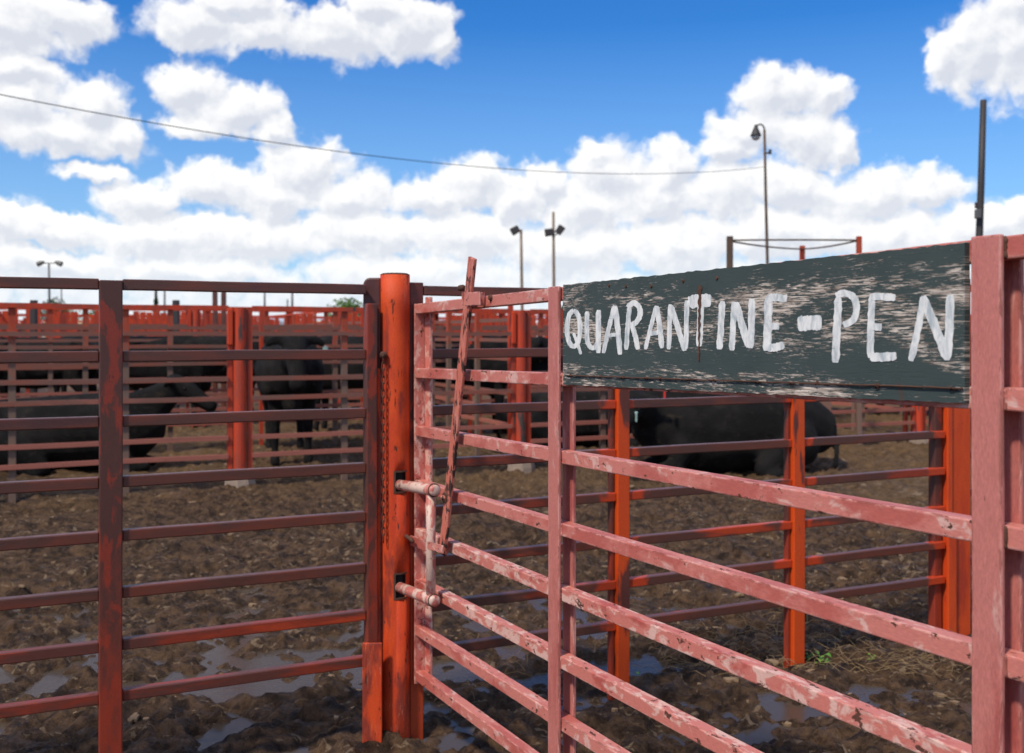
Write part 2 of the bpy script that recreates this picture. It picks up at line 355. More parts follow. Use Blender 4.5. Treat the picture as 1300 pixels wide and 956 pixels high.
# sign board
def boardmat():
    m, t, b = newmat('peeling_green_board'); v = objvec(t, rnd=False)
    grain = noise(t, vmt(t, 'MULTIPLY', v, (26,1,270)).outputs[0], 1.0, 8, .76, .6)
    pat = noise(t, vmt(t, 'MULTIPLY', v, (4.2,1,11)).outputs[0], 1.0, 5, .66, .9)
    sep = N(t, 'ShaderNodeSeparateXYZ'); t.links.new(v, sep.inputs[0])
    zc = mth(t, 'ABSOLUTE', mth(t, 'SUBTRACT', sep.outputs[2], 1.615))
    mid = mapr(t, zc, .105, .045, 0, .085)                                   # bare wood mostly where the lettering was wiped
    low = mapr(t, sep.outputs[2], 1.505, 1.492, 0, .10)
    top = mapr(t, sep.outputs[2], 1.728, 1.752, 0, .17)
    right = mapr(t, sep.outputs[0], .13, .035, 0, .07)
    k = mth(t, 'ADD', mth(t, 'ADD', grain, mth(t, 'MULTIPLY', mth(t, 'SUBTRACT', pat, .5), .75)), mth(t, 'ADD', mth(t, 'ADD', mid, low), mth(t, 'ADD', top, right)))
    bare = mapr(t, k, .60, .67)
    green = mixc(t, noise(t, v, 9, 5, .6), (.026,.042,.040), (.050,.072,.068))
    green = mixc(t, mapr(t, noise(t, vmt(t, 'MULTIPLY', v, (20,1,260)).outputs[0], 1, 4, .6), .55, .7, 0, .35), green, (.012,.020,.020))
    wood = mixc(t, mapr(t, noise(t, vmt(t, 'MULTIPLY', v, (14,1,220)).outputs[0], 1, 6, .7), .35, .65), (.12,.080,.058), (.78,.68,.58))
    c = mixc(t, bare, green, wood)
    rs = mapr(t, noise(t, vmt(t, 'MULTIPLY', v, (16,1,6)).outputs[0], 1, 6, .65, .5), .64, .72, 0, .75)
    c = mixc(t, rs, c, (.085,.030,.016))
    t.links.new(c, b.inputs['Base Color']); b.inputs['Roughness'].default_value = .75
    h = mth(t, 'SUBTRACT', mth(t, 'MULTIPLY', grain, .8), mth(t, 'MULTIPLY', bare, .7)); bump(t, b, h, .6, .002)
    return m
BOARD = boardmat()
def lettermat():
    m, t, b = newmat('brushed_white_paint'); v = objvec(t, rnd=False)
    g = noise(t, vmt(t, 'MULTIPLY', v, (60,1,22)).outputs[0], 1, 6, .65, .4)
    c = mixc(t, mapr(t, g, .30, .62), (.40,.45,.47), (.80,.80,.77))
    hl = mapr(t, noise(t, vmt(t, 'MULTIPLY', v, (14,1,190)).outputs[0], 1, 7, .7, .3), .635, .68, 0, .7)
    c = mixc(t, hl, c, (.07,.085,.08))
    t.links.new(c, b.inputs['Base Color']); b.inputs['Roughness'].default_value = .6
    bump(t, b, g, .5, .0015); return m
LETTER = lettermat()

# ---------------------------------------------------------------- ground
rng = np.random.default_rng(3); TAB = rng.random((256, 256))
def vnoise(x, y):
    xi = np.floor(x).astype(int); yi = np.floor(y).astype(int); fx = x-xi; fy = y-yi
    fx = fx*fx*(3-2*fx); fy = fy*fy*(3-2*fy)
    a = TAB[xi & 255, yi & 255]; b_ = TAB[(xi+1) & 255, yi & 255]; c = TAB[xi & 255, (yi+1) & 255]; d = TAB[(xi+1) & 255, (yi+1) & 255]
    return (a*(1-fx)+b_*fx)*(1-fy)+(c*(1-fx)+d*fx)*fy
def fbm(x, y, o=5, g=.55):
    s = 0; a = 1; n = 0
    for i in range(o):
        s = s+a*(vnoise(x+17.3*i, y-9.1*i)-.5); n += a; a *= g; x = x*2.03+.3*y; y = y*2.03-.2*x/2
    return s/n*2
def sstep(a, b, x):
    k = np.clip((x-a)/(b-a), 0, 1); return k*k*(3-2*k)
WETS = [(-2.2,5.5,1.7,.85),(-1.6,4.7,1.5,.45),(-.5,4.7,.5,.22),(.55,4.75,.45,.15),(.1,7.4,.5,.2),(-2.9,6.9,.8,.3),(-3.2,4.4,1,.6)]
def wetness(x, y):
    w = 0
    for (cx, cy, rx, ry) in WETS:
        w = np.maximum(w, 1-np.sqrt(((x-cx)/rx)**2+((y-cy)/ry)**2))
    return sstep(-.05, .35, w)
def height(x, y):
    x = np.asarray(x, float); y = np.asarray(y, float)
    base = .08*sstep(6.5, 9.5, y)+.10*sstep(10, 16, y)+.0*x
    big = fbm(x*.55+5, y*.55, 3)*.045
    cl = fbm(x*6.2, y*6.2, 4, .78)*.080
    holes = np.clip(fbm(x*5.2+40, y*5.2, 3, .5)-.12, 0, 1)*.10          # hoof prints
    near = 1-sstep(16, 30, np.abs(y)+np.abs(x)*.3)
    w = wetness(x, y)
    return base+(big+cl*(1+.1*w)-holes)*near+.034-.036*w
def seglist(*parts):
    out = []
    for (a, b_, st) in parts: out += list(np.arange(a, b_, st))
    return out
grow = [18*1.13**i for i in range(0, 44)]
xs = [-3000,-1500,-700,-300,-150,-80,-50,-35,-25,-18,-14]+seglist((-12,-3,.06),(-3,3.4,.02),(3.4,12,.045))+[12,14,18,25,35,50,80,150,300,700,1500,3000]
ys = [-3000,-800,-200,-60,-20,-8,-3,0,1.5]+seglist((2.4,3.6,.05),(3.6,9,.02),(9,18,.045))+grow
X, Y = np.meshgrid(np.array(xs), np.array(ys)); Z = height(X, Y)
nx, ny = len(xs), len(ys)
me = bpy.data.meshes.new('ground'); me.vertices.add(nx*ny)
me.vertices.foreach_set('co', np.stack([X, Y, Z], -1).astype(np.float32).ravel())
ii = (np.arange(ny-1)[:, None]*nx+np.arange(nx-1)[None, :]).ravel()
quads = np.stack([ii, ii+1, ii+nx+1, ii+nx], -1).ravel().astype(np.int32)
nf = len(ii); me.loops.add(nf*4); me.polygons.add(nf)
me.loops.foreach_set('vertex_index', quads); me.polygons.foreach_set('loop_start', np.arange(0, nf*4, 4, dtype=np.int32))
me.update(calc_edges=True); me.validate()
me.polygons.foreach_set('use_smooth', [True]*nf)
dry = (sstep(7.5, 10.5, Y)*.55+sstep(2.2, 4, X)*.2+fbm(X*.8, Y*.8, 3)*.35*sstep(6, 8, Y)).clip(0, 1)
at_ = me.attributes.new('dry', 'FLOAT', 'POINT'); at_.data.foreach_set('value', dry.astype(np.float32).ravel())
me.materials.append(MUD)
go_ = bpy.data.objects.new('ground', me); C.objects.link(go_); go_['kind'] = 'structure'
wmB = MB(); wmB.add([(-6,3.2,-.008),(3,3.2,-.008),(3,8.3,-.008),(-6,8.3,-.008)], [(0,1,2,3)]).build('puddle', WATER, kind='structure')

# ---------------------------------------------------------------- near fence line
H = [1.754,1.505,1.28,1.07,.883,.685,.505,.328]
A1 = math.atan2(1264, 2750); L1 = Line(((465-CX)*3.8/F, 3.8), A1)
FG = 'maroon pipe fences of the pens'
def s1(px, t=0): return L1.s_at(px, t)
def upright(name, s0, w, d, top, mat, parent, t0=0, bot=-.15, bev=.004, **kw):
    m = MB(); m.bar((s0, t0+d/2, bot), (s0, t0+d/2, top), (1,0,0), (0,1,0), w, d, 8, .0015); return m.build(name, mat, parent, bev, **kw)
def rail(parent, a, b_, h, mat, th=.038, t0=.012, seg=14, wob=.0009):
    m = MB(); m.bar((a, t0+th/2, h), (b_, t0+th/2, h), (0,1,0), (0,0,1), th, th, seg, wob); return m.build('rail', mat, parent, .004)
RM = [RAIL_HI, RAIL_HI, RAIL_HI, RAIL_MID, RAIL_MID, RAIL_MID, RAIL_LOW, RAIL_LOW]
# left fence: posts one metre apart
a_post = s1(141)
ang = A1
fl = empty('pipe_fence', L1.world(0), A1, label='maroon pipe fence with eight rails left of the tall orange post', cat='fence', group=FG)
posts = [a_post-2.03, a_post-1.01, a_post]
for q in posts: upright('post', q, .075, .06, 1.768, POSTB, fl)
upright('end_post', s1(473), .042, .055, 1.70, POSTB, fl)
cuts = [posts[0]+.0375, posts[1]-.0375, posts[1]+.0375, posts[2]-.0375, posts[2]+.0375, s1(473)-.021]
for k in range(3):
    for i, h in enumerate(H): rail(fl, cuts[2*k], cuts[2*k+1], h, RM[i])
# right part of the same line
s_end = s1(1203)
fr = empty('pipe_fence', L1.world(0), A1, label='maroon pipe fence with orange posts running behind the pink gate', cat='fence', group=FG)
upright('end_post', s1(530.5), .056, .05, 1.785, MAROON, fr, t0=.012)
p1, p2 = s1(792), s1(1015)
upright('post', p1, .060, .055, 1.765, ORANGEP, fr); upright('post', p2, .066, .05, 1.765, ORANGEP, fr)
for pq in (p1, p2): upright('upright', pq-.043, .018, .03, 1.70, POSTB, fr, t0=.022)  # added dark bars standing in for the posts' dark side faces
upright('end_post', s_end-.03, .05, .045, 1.74, POSTB, fr, t0=.03)
def touch(t, v, c):
    tc2 = N(t, 'ShaderNodeTexCoord'); sp = N(t, 'ShaderNodeSeparateXYZ'); t.links.new(tc2.outputs['Object'], sp.inputs[0])
    m_ = None
    for q in (p1, p2, s_end):
        d = mapr(t, mth(t, 'ADD', mth(t, 'ABSOLUTE', mth(t, 'SUBTRACT', sp.outputs[0], q)), mth(t, 'MULTIPLY', mth(t, 'SUBTRACT', noise(t, v, 9, 3), .5), .30)), .125, .075)
        m_ = d if m_ is None else mth(t, 'MAXIMUM', m_, d)
    return mixc(t, mth(t, 'MULTIPLY', m_, .9), c, (.52,.048,.008))
def rp2(name, hi): return paint(name, (.092,.035,.025), (.15,.038,.022), (.022,.011,.010), (.5,3,3), 5, (.4,.65), 30, (.62,.72), deep=hi, dscale=2.2, dth=(.57,.68), rough=.38, fine=.1, extra=touch)
T_HI = rp2('touched_maroon_paint', (.075,.027,.025)); T_MID = rp2('touched_red_paint', (.28,.036,.014)); T_LOW = rp2('touched_orange_paint', (.45,.05,.012))
for (a, b_) in ((s1(540), p1-.03), (p1+.03, p2-.033), (p2+.033, s_end)):
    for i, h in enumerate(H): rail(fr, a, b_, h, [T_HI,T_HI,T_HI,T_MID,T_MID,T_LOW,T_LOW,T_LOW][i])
# big orange end post (I-section) behind the gate
ep = empty('steel_post', L1.world(s_end+.095), A1, label='wide orange steel post seen between the sign and the pink gate post', cat='post')
m = MB(); m.bar((0,.06,-.2),(0,.06,1.87),(1,0,0),(0,1,0),.165,.10,6,.001); m.build('column', ORANGEC, ep, .004)
m = MB(); m.bar((-.078,.004,-.2),(-.078,.004,1.865),(1,0,0),(0,1,0),.030,.012,6,.001); m.build('flange', ORANGEC, ep, .002)
m = MB(); m.bar((-.07,-.006,-.2),(-.07,-.006,.62),(1,0,0),(0,1,0),.055,.008,3,0); m.build('plate', ORANGEC, ep, .002)
# fence beyond
se = empty('pipe_fence', L1.world(s_end+.18, .02, .07), A1, label='maroon pipe fence right of the pink gate post, in front of far pens', cat='fence', group=FG)
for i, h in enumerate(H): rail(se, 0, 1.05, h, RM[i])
upright('post', 1.08, .066, .06, 1.77, ORANGEP, se)
for i, h in enumerate(H): rail(se, 1.11, 2.1, h, RM[i])
upright('end_post', 2.12, .066, .06, 1.77, ORANGEP, se)

# ---------------------------------------------------------------- tall orange pipe post with latch holes
zc_ = 3.88; pc = Vector(((501.5-CX)*zc_/F, zc_, 0))
gp = empty('gate_post', pc, 0, label='tall orange pipe post with two square latch holes and scratched paint', cat='post')
RADP = .0575; segn = 40
def zpx(py, z=zc_): return EYE-(py-HY)*z/F
h1 = (zpx(622), zpx(597)); h2 = (zpx(755), zpx(725)); ztop = zpx(349)
lv = sorted([-.3, .1, h2[0], h2[1], .75, h1[0], h1[1], 1.1, 1.3, 1.5, 1.7, ztop])
m = MB(); vs = []; fs = []
for z in lv:
    for k in range(segn):
        a = -math.pi/2+2*math.pi*k/segn; vs.append((RADP*math.cos(a), RADP*math.sin(a), z))
for i in range(len(lv)-1):
    for k in range(segn):
        mid = (lv[i]+lv[i+1])/2; deg = (k+.5)*360/segn
        if (h1[0] < mid < h1[1] or h2[0] < mid < h2[1]) and 8 < deg < 56: continue
        fs.append((i*segn+k, i*segn+(k+1)%segn, (i+1)*segn+(k+1)%segn, (i+1)*segn+k))
m.add(vs, fs); po = m.build('pipe', ORANGE, gp, smooth=True)
sm = po.modifiers.new('thick', 'SOLIDIFY'); sm.thickness = .006; sm.offset = -1
m = MB(); m.tube([(0,0,ztop-.006),(0,0,ztop+.001),(0,0,ztop+.006)], [RADP-.001, RADP+.0004, RADP-.010], 40); m.build('cap', RUST, gp)
m = MB(); m.tube([(0,0,.3),(0,0,1.2)], RADP-.012, 24); m.build('inner_darkness', BLACKIN, gp)  # black tube added inside the pipe, painting the shade seen through the holes
for hh in (h1, h2):                     # burnt rim of each opening, following the pipe
    m = MB(); w = .005
    def arc(d0, d1, z0, z1):
        n = 6; v = []; f = []
        for i in range(n+1):
            a = -math.pi/2+R(d0+(d1-d0)*i/n)
            for (r_, z_) in ((RADP-.004,z0),(RADP+.0022,z0),(RADP+.0022,z1),(RADP-.004,z1)): v.append((r_*math.cos(a), r_*math.sin(a), z_))
        for i in range(n):
            for j in range(4): f.append((i*4+j, i*4+(j+1)%4, i*4+4+(j+1)%4, i*4+4+j))
        f += [(0,1,2,3), (n*4+3,n*4+2,n*4+1,n*4)]
        m.add(v, f)
    arc(3, 58, hh[1]-.001, hh[1]+w); arc(3, 58, hh[0]-w, hh[0]+.001); arc(1.5, 9, hh[0]-w, hh[1]+w)
    m.build('hole_rim', RUST, gp)
# round-topped maroon sleeve on the left of the post
m = MB(); w2 = .034; zt = zpx(353); zb = zpx(466); prof = []
for k in range(7): a = math.pi/2*k/6; prof.append((-w2+.026-.026*math.cos(a), zt-.03+.03*math.sin(a)))
outline = [(-w2, zb), *prof, (w2, zt), (w2, zb)]
nO = len(outline)
v = [(x, -.026, z) for x, z in outline]+[(x, .03, z) for x, z in outline]
f = [tuple(range(nO)), tuple(range(2*nO-1, nO-1, -1))]+[(i, (i+1)%nO, nO+(i+1)%nO, nO+i) for i in range(nO)]
m.add([(x-.087, y, z) for x, y, z in v], f); m.build('sleeve', MAROON, gp, .006)
m = MB(); m.bar((-.060,-.040,-.1),(-.060,-.040,1.45),(1,0,0),(0,1,0),.012,.02,4); m.build('edge_strip', ORANGE, gp, .003)
m = MB(); m.bar((-.075,-.098,-.1),(-.075,-.098,zpx(815,3.79)),(1,0,0),(0,1,0),.075,.010,2); m.build('plate', ORANGE, gp, .004)
m = MB(); m.tube([(-.087,-.025,zpx(408)),(-.087,-.034,zpx(408)),(-.087,-.037,zpx(408))], [.009,.009,.005], 10); m.build('bolt', RUST, gp)
# chain
cx_, cyv = (487-CX)*3.82/F, 3.815
ch = empty('chain', (cx_, cyv, zpx(450)), 0, label='thin rusty chain hanging from a bolt on the tall orange post', cat='chain')
m = MB(); m.tube([(0,.03,0),(0,-.004,0),(0,-.010,0)], [.010,.014,.008], 12); m.tube([(0,.01,0),(0,-.02,0)], [.006,.006], 8); m.build('bolt', RUST, ch)
m = MB(); n_ = 27; ln = (zpx(450)-zpx(682))/n_
for i in range(n_):
    zc0 = -(i+.5)*ln-.004; pts = []
    for k in range(13):
        a = 2*math.pi*k/12; sx_ = .0062*math.cos(a); sz_ = ln*.66*math.sin(a)
        pts.append((sx_, -.003, zc0+sz_) if i % 2 else (math.sin(i)*.001, -.003+sx_, zc0+sz_))
    m.tube(pts, .0021, 6, cap=False)
m.build('links', RUST, ch, smooth=True)

# ---------------------------------------------------------------- pink gate
AG = math.atan2(1264, -666); z0g = 2102/(1255+16)
LG = Line(((1255-CX)*z0g/F, z0g), AG)                  # local y (+t) points to the camera side
SLP = -.019*math.sin(AG)
def gz(h, s): return h-.019*z0g+SLP*s
def sg(px, t=0): return LG.s_at(px, t)
gate = empty('steel_gate', LG.world(0), AG, label='faded pink steel gate with peeling paint carrying the green sign', cat='gate')
sE = sg(527, 0)+.0; s7 = sg(704, .006)
def grail(a, b_, h, mat):
    m = MB(); m.bar((a, -.019, gz(h, a)), (b_, -.019, gz(h, b_)), (0,1,0), (0,0,1), .038, .038, 18, .0008); return m.build('rail', mat, gate, .003)
GM = [PINK, PINK, PINK, PINK, PINK2, PINK2, PINK, PINK]
for i, h in enumerate(H): grail(-.85, sE, h, GM[i])
def gup(name, px, w, t0, t1, top, mat, s=None, bot=.22):
    if s is None: s = sg(px, (t0+t1)/2)
    m = MB(); m.bar((s, (t0+t1)/2, bot), (s, (t0+t1)/2, gz(top, s)), (1,0,0), (0,1,0), w, t1-t0, 10, .001); return m.build(name, mat, gate, .003), s
_, sF = gup('upright', 1253.5, .057, .001, .011, 1.776, PINKV)
_, sM = gup('upright', 704, .062, .001, .011, 1.776, PINKV)
gup('upright', 0, .057, -.050, -.039, 1.773, PINKV, s=sF); gup('upright', 0, .062, -.050, -.039, 1.773, PINKV, s=sM)
gup('upright', 0, .05, -.052, -.0395, 1.80, PINK2, s=sE-.028)
gup('end_strip', 0, .010, -.05, .001, 1.774, PINK2, s=sE+.0055)
gup('upright', 0, .05, -.05, -.001, 1.78, PINKV, s=-.88)
# weld rust blobs where the rails meet the uprights
for sx0 in (sF, sM):
    for i, h in enumerate(H):
        m = MB(); zz_ = gz(h, sx0); nq = 11
        m.tube([(sx0-.0300+random.random()*.0012, .0005, zz_-.019+.038*q/(nq-1)) for q in range(nq)], [.0012]+[.0022+random.random()*.0022 for q in range(nq-2)]+[.0012], 8)
        m.build('weld', PINK if i % 2 else RUST, gate, smooth=True)
# latch lever
def gpt(px, py, t): return LG.pt(px, py, t)
def flat(name, a, b_, w, th, mat, bev=.003, parent=gate, seg=1, **kw):
    a, b_ = Vector(a), Vector(b_); d = (b_-a).normalized(); side = Vector((0,1,0)).cross(d)
    m = MB(); m.bar(a, b_, side, (0,1,0), w, th, seg); return m.build(name, mat, parent, bev, **kw)
lvr = flat('latch_lever', gpt(562, 703, .026), gpt(600, 327, .026), .050, .012, LEVER, label='long chipped lever with bare rusty patches', seg=6)
a = gpt(591, 380, .038); b_ = gpt(610, 379, .038)
flat('lever_guide', a, b_, .046, .006, PINK, .003)
for px in (592, 609.5):
    q = gpt(px, 379.5, .02); m = MB(); m.bar((q.x, .003, q.z), (q.x, .037, q.z), (1,0,0), (0,0,1), .006, .045, 1); m.build('lever_guide', PINK, gate, .002)
q = gpt(586, 370, .02); m = MB(); m.tube([(q.x+.012,.02,q.z+.012),(q.x-.012,.02,q.z+.012)], .011, 12); m.build('bolt', RUST, gate, smooth=True)
for (px, py, r_) in ((565,632,.016),(562,699,.010),(545,697,.011)):
    q = gpt(px, py, .032); m = MB()
    m.tube([(q.x,.022,q.z),(q.x,.036,q.z)], r_+.004, 20); m.build('washer', RUST, gate, .001)
    m = MB(); m.tube([(q.x,.034,q.z),(q.x,.046,q.z),(q.x,.050,q.z)], [r_*.62, r_*.62, r_*.35], 6); m.build('bolt', LEVER, gate)
q = gpt(622, 378, .004); m = MB(); m.tube([(q.x,.0,q.z),(q.x,.008,q.z)], [.012,.008], 8); m.build('bolt', RUST, gate)
# sliding latch: vertical pipe with two horizontal pins entering the orange post
TP = .045
m = MB(); a = gpt(547, 622, TP); b_ = gpt(547, 768, TP); m.tube([a, a.lerp(b_, .5), b_], .0175, 20); m.build('latch_pipe', PIPEW, gate, smooth=True)
for (py) in (622.5, 763):
    a = gpt(552, py, TP); sl_ = SLP
    wq = at(507.5, 615.5 if py < 700 else 745.5, 3.80); dq = Vector((wq.x, wq.y))-LG.O; e = Vector((dq.dot(LG.u), dq.dot(LG.v), wq.z)); a = Vector((a.x-.006, TP, a.z))
    m = MB(); m.tube([a+Vector((-.004,0,0)), a, a.lerp(e, .5), e], [.012, .0205, .0205, .0195], 20); m.build('latch_pin', PIPEW, gate, smooth=True)
    ring = MB(); pts = []
    cpos = a+Vector((.012,0,0))
    for k in range(17): an = 2*math.pi*k/16; pts.append(cpos+Vector((.012*math.sin(an)*.3, .022*math.cos(an), .022*math.sin(an))))
    ring.tube(pts, .0035, 6, cap=False); ring.build('collar', RUST, gate, smooth=True)
flat('latch_link', gpt(543, 692, .050+.018), gpt(563, 698, .050), .03, .006, PINK)
q = gpt(519, 677, .004); q2 = gpt(541, 683, .004)
m = MB(); m.tube([(q.x, -.01, q.z), (q.x, .020, q.z), (q.x-.012, .030, q.z), (q2.x, .064, q2.z), (q2.x-.008, .060, q2.z-.01)], .0075, 10); m.build('staple', RUST, gate, smooth=True)
flat('guide_plate', gpt(519, 685, .010), gpt(541, 693, .062), .04, .006, PINK)

# ---------------------------------------------------------------- sign
tb = .006
def bp(px, py, t=tb): return gpt(px, py, t)
sign = empty('wooden_sign', LG.world(0), AG, label='weathered dark green wooden board lettered QUARANTINE-PEN in white', cat='sign', kind=None)
c00, c10, c11, c01 = bp(717.5, 488), bp(1228, 512), bp(1228, 308), bp(717.5, 362)
nb = 90; vs = []; fs = []
for i in range(nb+1):
    k = i/nb; lo = c00.lerp(c10, k); hi = c01.lerp(c11, k)
    jl = (random.random()-.5)*.0022; jh = (random.random()-.5)*.003
    for (pz, j) in ((lo, jl), (hi, jh)):
        vs += [(pz.x, tb+.0065, pz.z+j), (pz.x, tb-.0065, pz.z+j)]
for i in range(nb):
    q = i*4; fs += [(q, q+4, q+6, q+2), (q+1, q+3, q+7, q+5), (q, q+1, q+5, q+4), (q+2, q+6, q+7, q+3)]
fs += [(0,2,3,1), (nb*4, nb*4+1, nb*4+3, nb*4+2)]
m = MB(); m.add(vs, fs); m.build('board', BOARD, sign)
TF = tb+.0065
def z5(u, v): return (690+u/4.1935, 300+v/4.1935)
def z6(u, v): return (980+u/4.0625, 290+v/4.0625)
def ell(cx, cy, rx, ry): return [(cx+rx*math.sin(2*math.pi*k/20), cy-ry*math.cos(2*math.pi*k/20)) for k in range(21)]
LET = [(z5, [(ell(160,492,35,95), 24), ([(160,515),(176,560),(199,628)], 15)]),
 (z5, [([(232,400),(230,500),(234,560),(252,592),(275,590),(290,560)], 24), ([(293,392),(291,500),(292,622)], 27)]),
 (z5, [([(378,368),(350,480),(318,622)], 22), ([(380,370),(396,500),(407,630)], 26), ([(345,532),(372,524),(402,528)], 20)]),
 (z5, [([(458,372),(448,480),(440,604)], 24), ([(446,378),(480,355),(510,382),(512,425),(492,458),(464,474)], 27), ([(468,470),(488,535),(503,603)], 24)]),
 (z5, [([(600,370),(572,480),(541,602)], 21), ([(602,372),(618,480),(630,596)], 25), ([(566,520),(612,512)], 22)]),
 (z5, [([(674,362),(670,480),(667,602)], 23), ([(678,368),(715,490),(752,610)], 27), ([(762,342),(760,480),(757,600)], 24)]),
 (z5, [([(774,354),(830,342),(892,344)], 66), ([(838,330),(834,470),(827,586)], 32)]),
 (z5, [([(952,345),(944,480),(936,602)], 33)]),
 (z5, [([(1015,348),(1008,480),(1002,608)], 30), ([(1022,352),(1058,480),(1094,590)], 36), ([(1108,332),(1106,480),(1102,596)], 34)]),
 (z5, [([(1198,322),(1194,480),(1188,610)], 42), ([(1190,332),(1240,326),(1296,334)], 40), ([(1200,478),(1254,480)], 36), ([(1190,590),(1230,592),(1278,578)], 42)]),
 (z6, [([(132,490),(190,488),(256,488)], 74)]),
 (z6, [([(343,355),(335,520),(327,692)], 40), ([(330,350),(372,334),(420,355),(436,410),(420,470),(368,500)], 34)]),
 (z6, [([(516,345),(510,500),(508,668)], 34), ([(508,352),(570,352),(636,358)], 36), ([(515,508),(565,510)], 34), ([(506,664),(570,664),(640,658)], 44)]),
 (z6, [([(782,350),(752,520),(716,684)], 34), ([(776,350),(845,520),(904,672)], 46), ([(920,342),(914,520),(902,680)], 42)])]
def smooth_pts(P, n=8):
    if len(P) < 3: P = [P[0], tuple((a+b)/2 for a, b in zip(P[0], P[-1])), P[-1]]
    out = []
    for i in range(len(P)-1):
        p0 = P[max(i-1,0)]; p1_ = P[i]; p2_ = P[i+1]; p3 = P[min(i+2,len(P)-1)]
        for k in range(n):
            u = k/n
            out.append(tuple(.5*((2*p1_[j])+(-p0[j]+p2_[j])*u+(2*p0[j]-5*p1_[j]+4*p2_[j]-p3[j])*u*u+(-p0[j]+3*p1_[j]-3*p2_[j]+p3[j])*u**3) for j in (0, 1)))
    out.append(P[-1]); return out
for li, (zf, strokes) in enumerate(LET):
    m = MB()
    for si, (P, w) in enumerate(strokes):
        Q = smooth_pts(P, 3 if len(P) > 12 else 9); n = len(Q); closed = len(P) > 15
        zt_ = TF+.0005+si*.0003; L_ = []; Rr = []
        for i, (x, y) in enumerate(Q):
            x0, y0 = Q[max(i-1,0)]; x1, y1 = Q[min(i+1,n-1)]
            dx, dy = x1-x0, y1-y0; l = math.hypot(dx, dy) or 1; nx_, ny_ = -dy/l, dx/l
            k = i/(n-1); e = 1 if closed else min(1, .62+(min(k, 1-k)*n)*.22)
            wl = w/2*e*(1.03+(random.random()-.5)*.26); wr = w/2*e*(1.03+(random.random()-.5)*.26)
            L_.append(bp(*zf(x+nx_*wl, y+ny_*wl), zt_)); Rr.append(bp(*zf(x-nx_*wr, y-ny_*wr), zt_))
        # round brush end
        v = []
        for a_, b2 in zip(L_, Rr): v += [a_, b2, a_-Vector((0,.0016,0)), b2-Vector((0,.0016,0))]
        f = []
        for i in range(n-1):
            q = i*4; f += [(q,q+1,q+5,q+4), (q,q+4,q+6,q+2), (q+1,q+3,q+7,q+5)]
        f += [(0,2,3,1), (n*4-4, n*4-3, n*4-1, n*4-2)]
        m.add(v, f)
    m.build('letter' if li != 10 else 'hyphen', LETTER, sign)
# wire along the foot of the board, with knots
m = MB(); a = bp(718, 476.5, TF+.003); b_ = bp(1222, 493, TF+.003); pts = [a.lerp(b_, i/60)+Vector((0, random.random()*.001, (random.random()-.5)*.0016)) for i in range(61)]
m.tube(pts, .0018, 6)
for k in (.02,.14,.22,.30,.345,.43,.50,.61,.69,.745,.86,.985):
    c_ = a.lerp(b_, k)
    for q in range(5):
        d = Vector(((random.random()-.5)*.014, .001+random.random()*.002, (random.random()-.5)*.010)); m.tube([c_-d, c_+d*.3+Vector((0,.003,0)), c_+Vector((d.x,0,-d.z))], .0016, 5)
m.build('tie_wire', RUST, sign, smooth=True)
# rust run on the T and nails
m = MB(); v = []; n = 30
for i in range(n+1):
    px, py = z5(832-(i/n)*6+math.sin(i*1.7)*2, 262+i*(400/n)); w = (1.5+random.random()*1.2)*(1-.6*i/n)
    v += [bp(px-w, py, TF+.0018), bp(px+w, py, TF+.0018), bp(px-w, py, TF-.001), bp(px+w, py, TF-.001)]
f = [];
for i in range(n): q = i*4; f += [(q,q+1,q+5,q+4), (q,q+4,q+6,q+2), (q+1,q+3,q+7,q+5)]
m.add(v, f); m.build('rust_streak', RUST, sign)
for (u, v_) in ((745,238),(925,222),(575,265),(440,265),(350,262)):
    px, py = z5(u, v_); q = bp(px, py, TF); m = MB(); m.tube([(q.x,TF-.001,q.z),(q.x,TF+.003,q.z)], [.005,.0035], 8); m.build('nail', RUST, sign)

# ---------------------------------------------------------------- pens behind: rows of fence
ROWG = 'pipe fence panels of the middle pens'
def line_for(K, vp=3400):
    z = K/(vp-305); return Line(((305-CX)*z/F, z), A1)
def make_panel(length, nmid, hs, matr, matu, wr=.042, name='pipe_fence', topmat=None, lod=False):
    e = empty(name, (0,0,0), 0)
    for k in range(nmid+2):
        s = .022+(length-.044)*k/(nmid+1); end = k in (0, nmid+1)
        m = MB(); m.bar((s, .03, -.15), (s, .03, hs[0]+.01), (1,0,0), (0,1,0), (.045 if end else .06), .05, 4, .002); m.build('upright', BGPOST if end else matu, e)
    for i, h in enumerate(hs):
        m = MB(); m.bar((.04, .0, h), (length-.04, .0, h), (0,1,0), (0,0,1), wr*.8, wr, 8, .004)
        m.build('rail', (topmat if topmat and i == 0 else matr), e)
    return e
def make_post(top, matp, foot=True):
    e = empty('fence_post', (0,0,0), 0)
    m = MB(); m.tube([(0,.03,-.1),(0,.03,top*.5),(0,.03,top)], .066, 16); m.build('column', matp, e, smooth=False)
    m = MB(); m.bar((-.098,-.012,top-.36),(-.098,-.012,top-.005),(1,0,0),(0,1,0),.055,.03,1); m.build('bracket', BGRED, e, .01)
    if foot:
        m = MB(); v = []
        m.tube([(0,.03,-.3),(.01,.03,.06),(0,.03,.15),(0,.03,.17)], [(.19,.17),(.165,.15),(.15,.14),(.11,.10)], 9); m.build('footing', CONC, e)
    return e
L2 = line_for(29712)
z2 = lambda s: 0
pos2 = [-6.0, -3.0, 0, L2.s_at(662), L2.s_at(945), L2.s_at(1168), L2.s_at(1168)+3.0, L2.s_at(1168)+6.0]
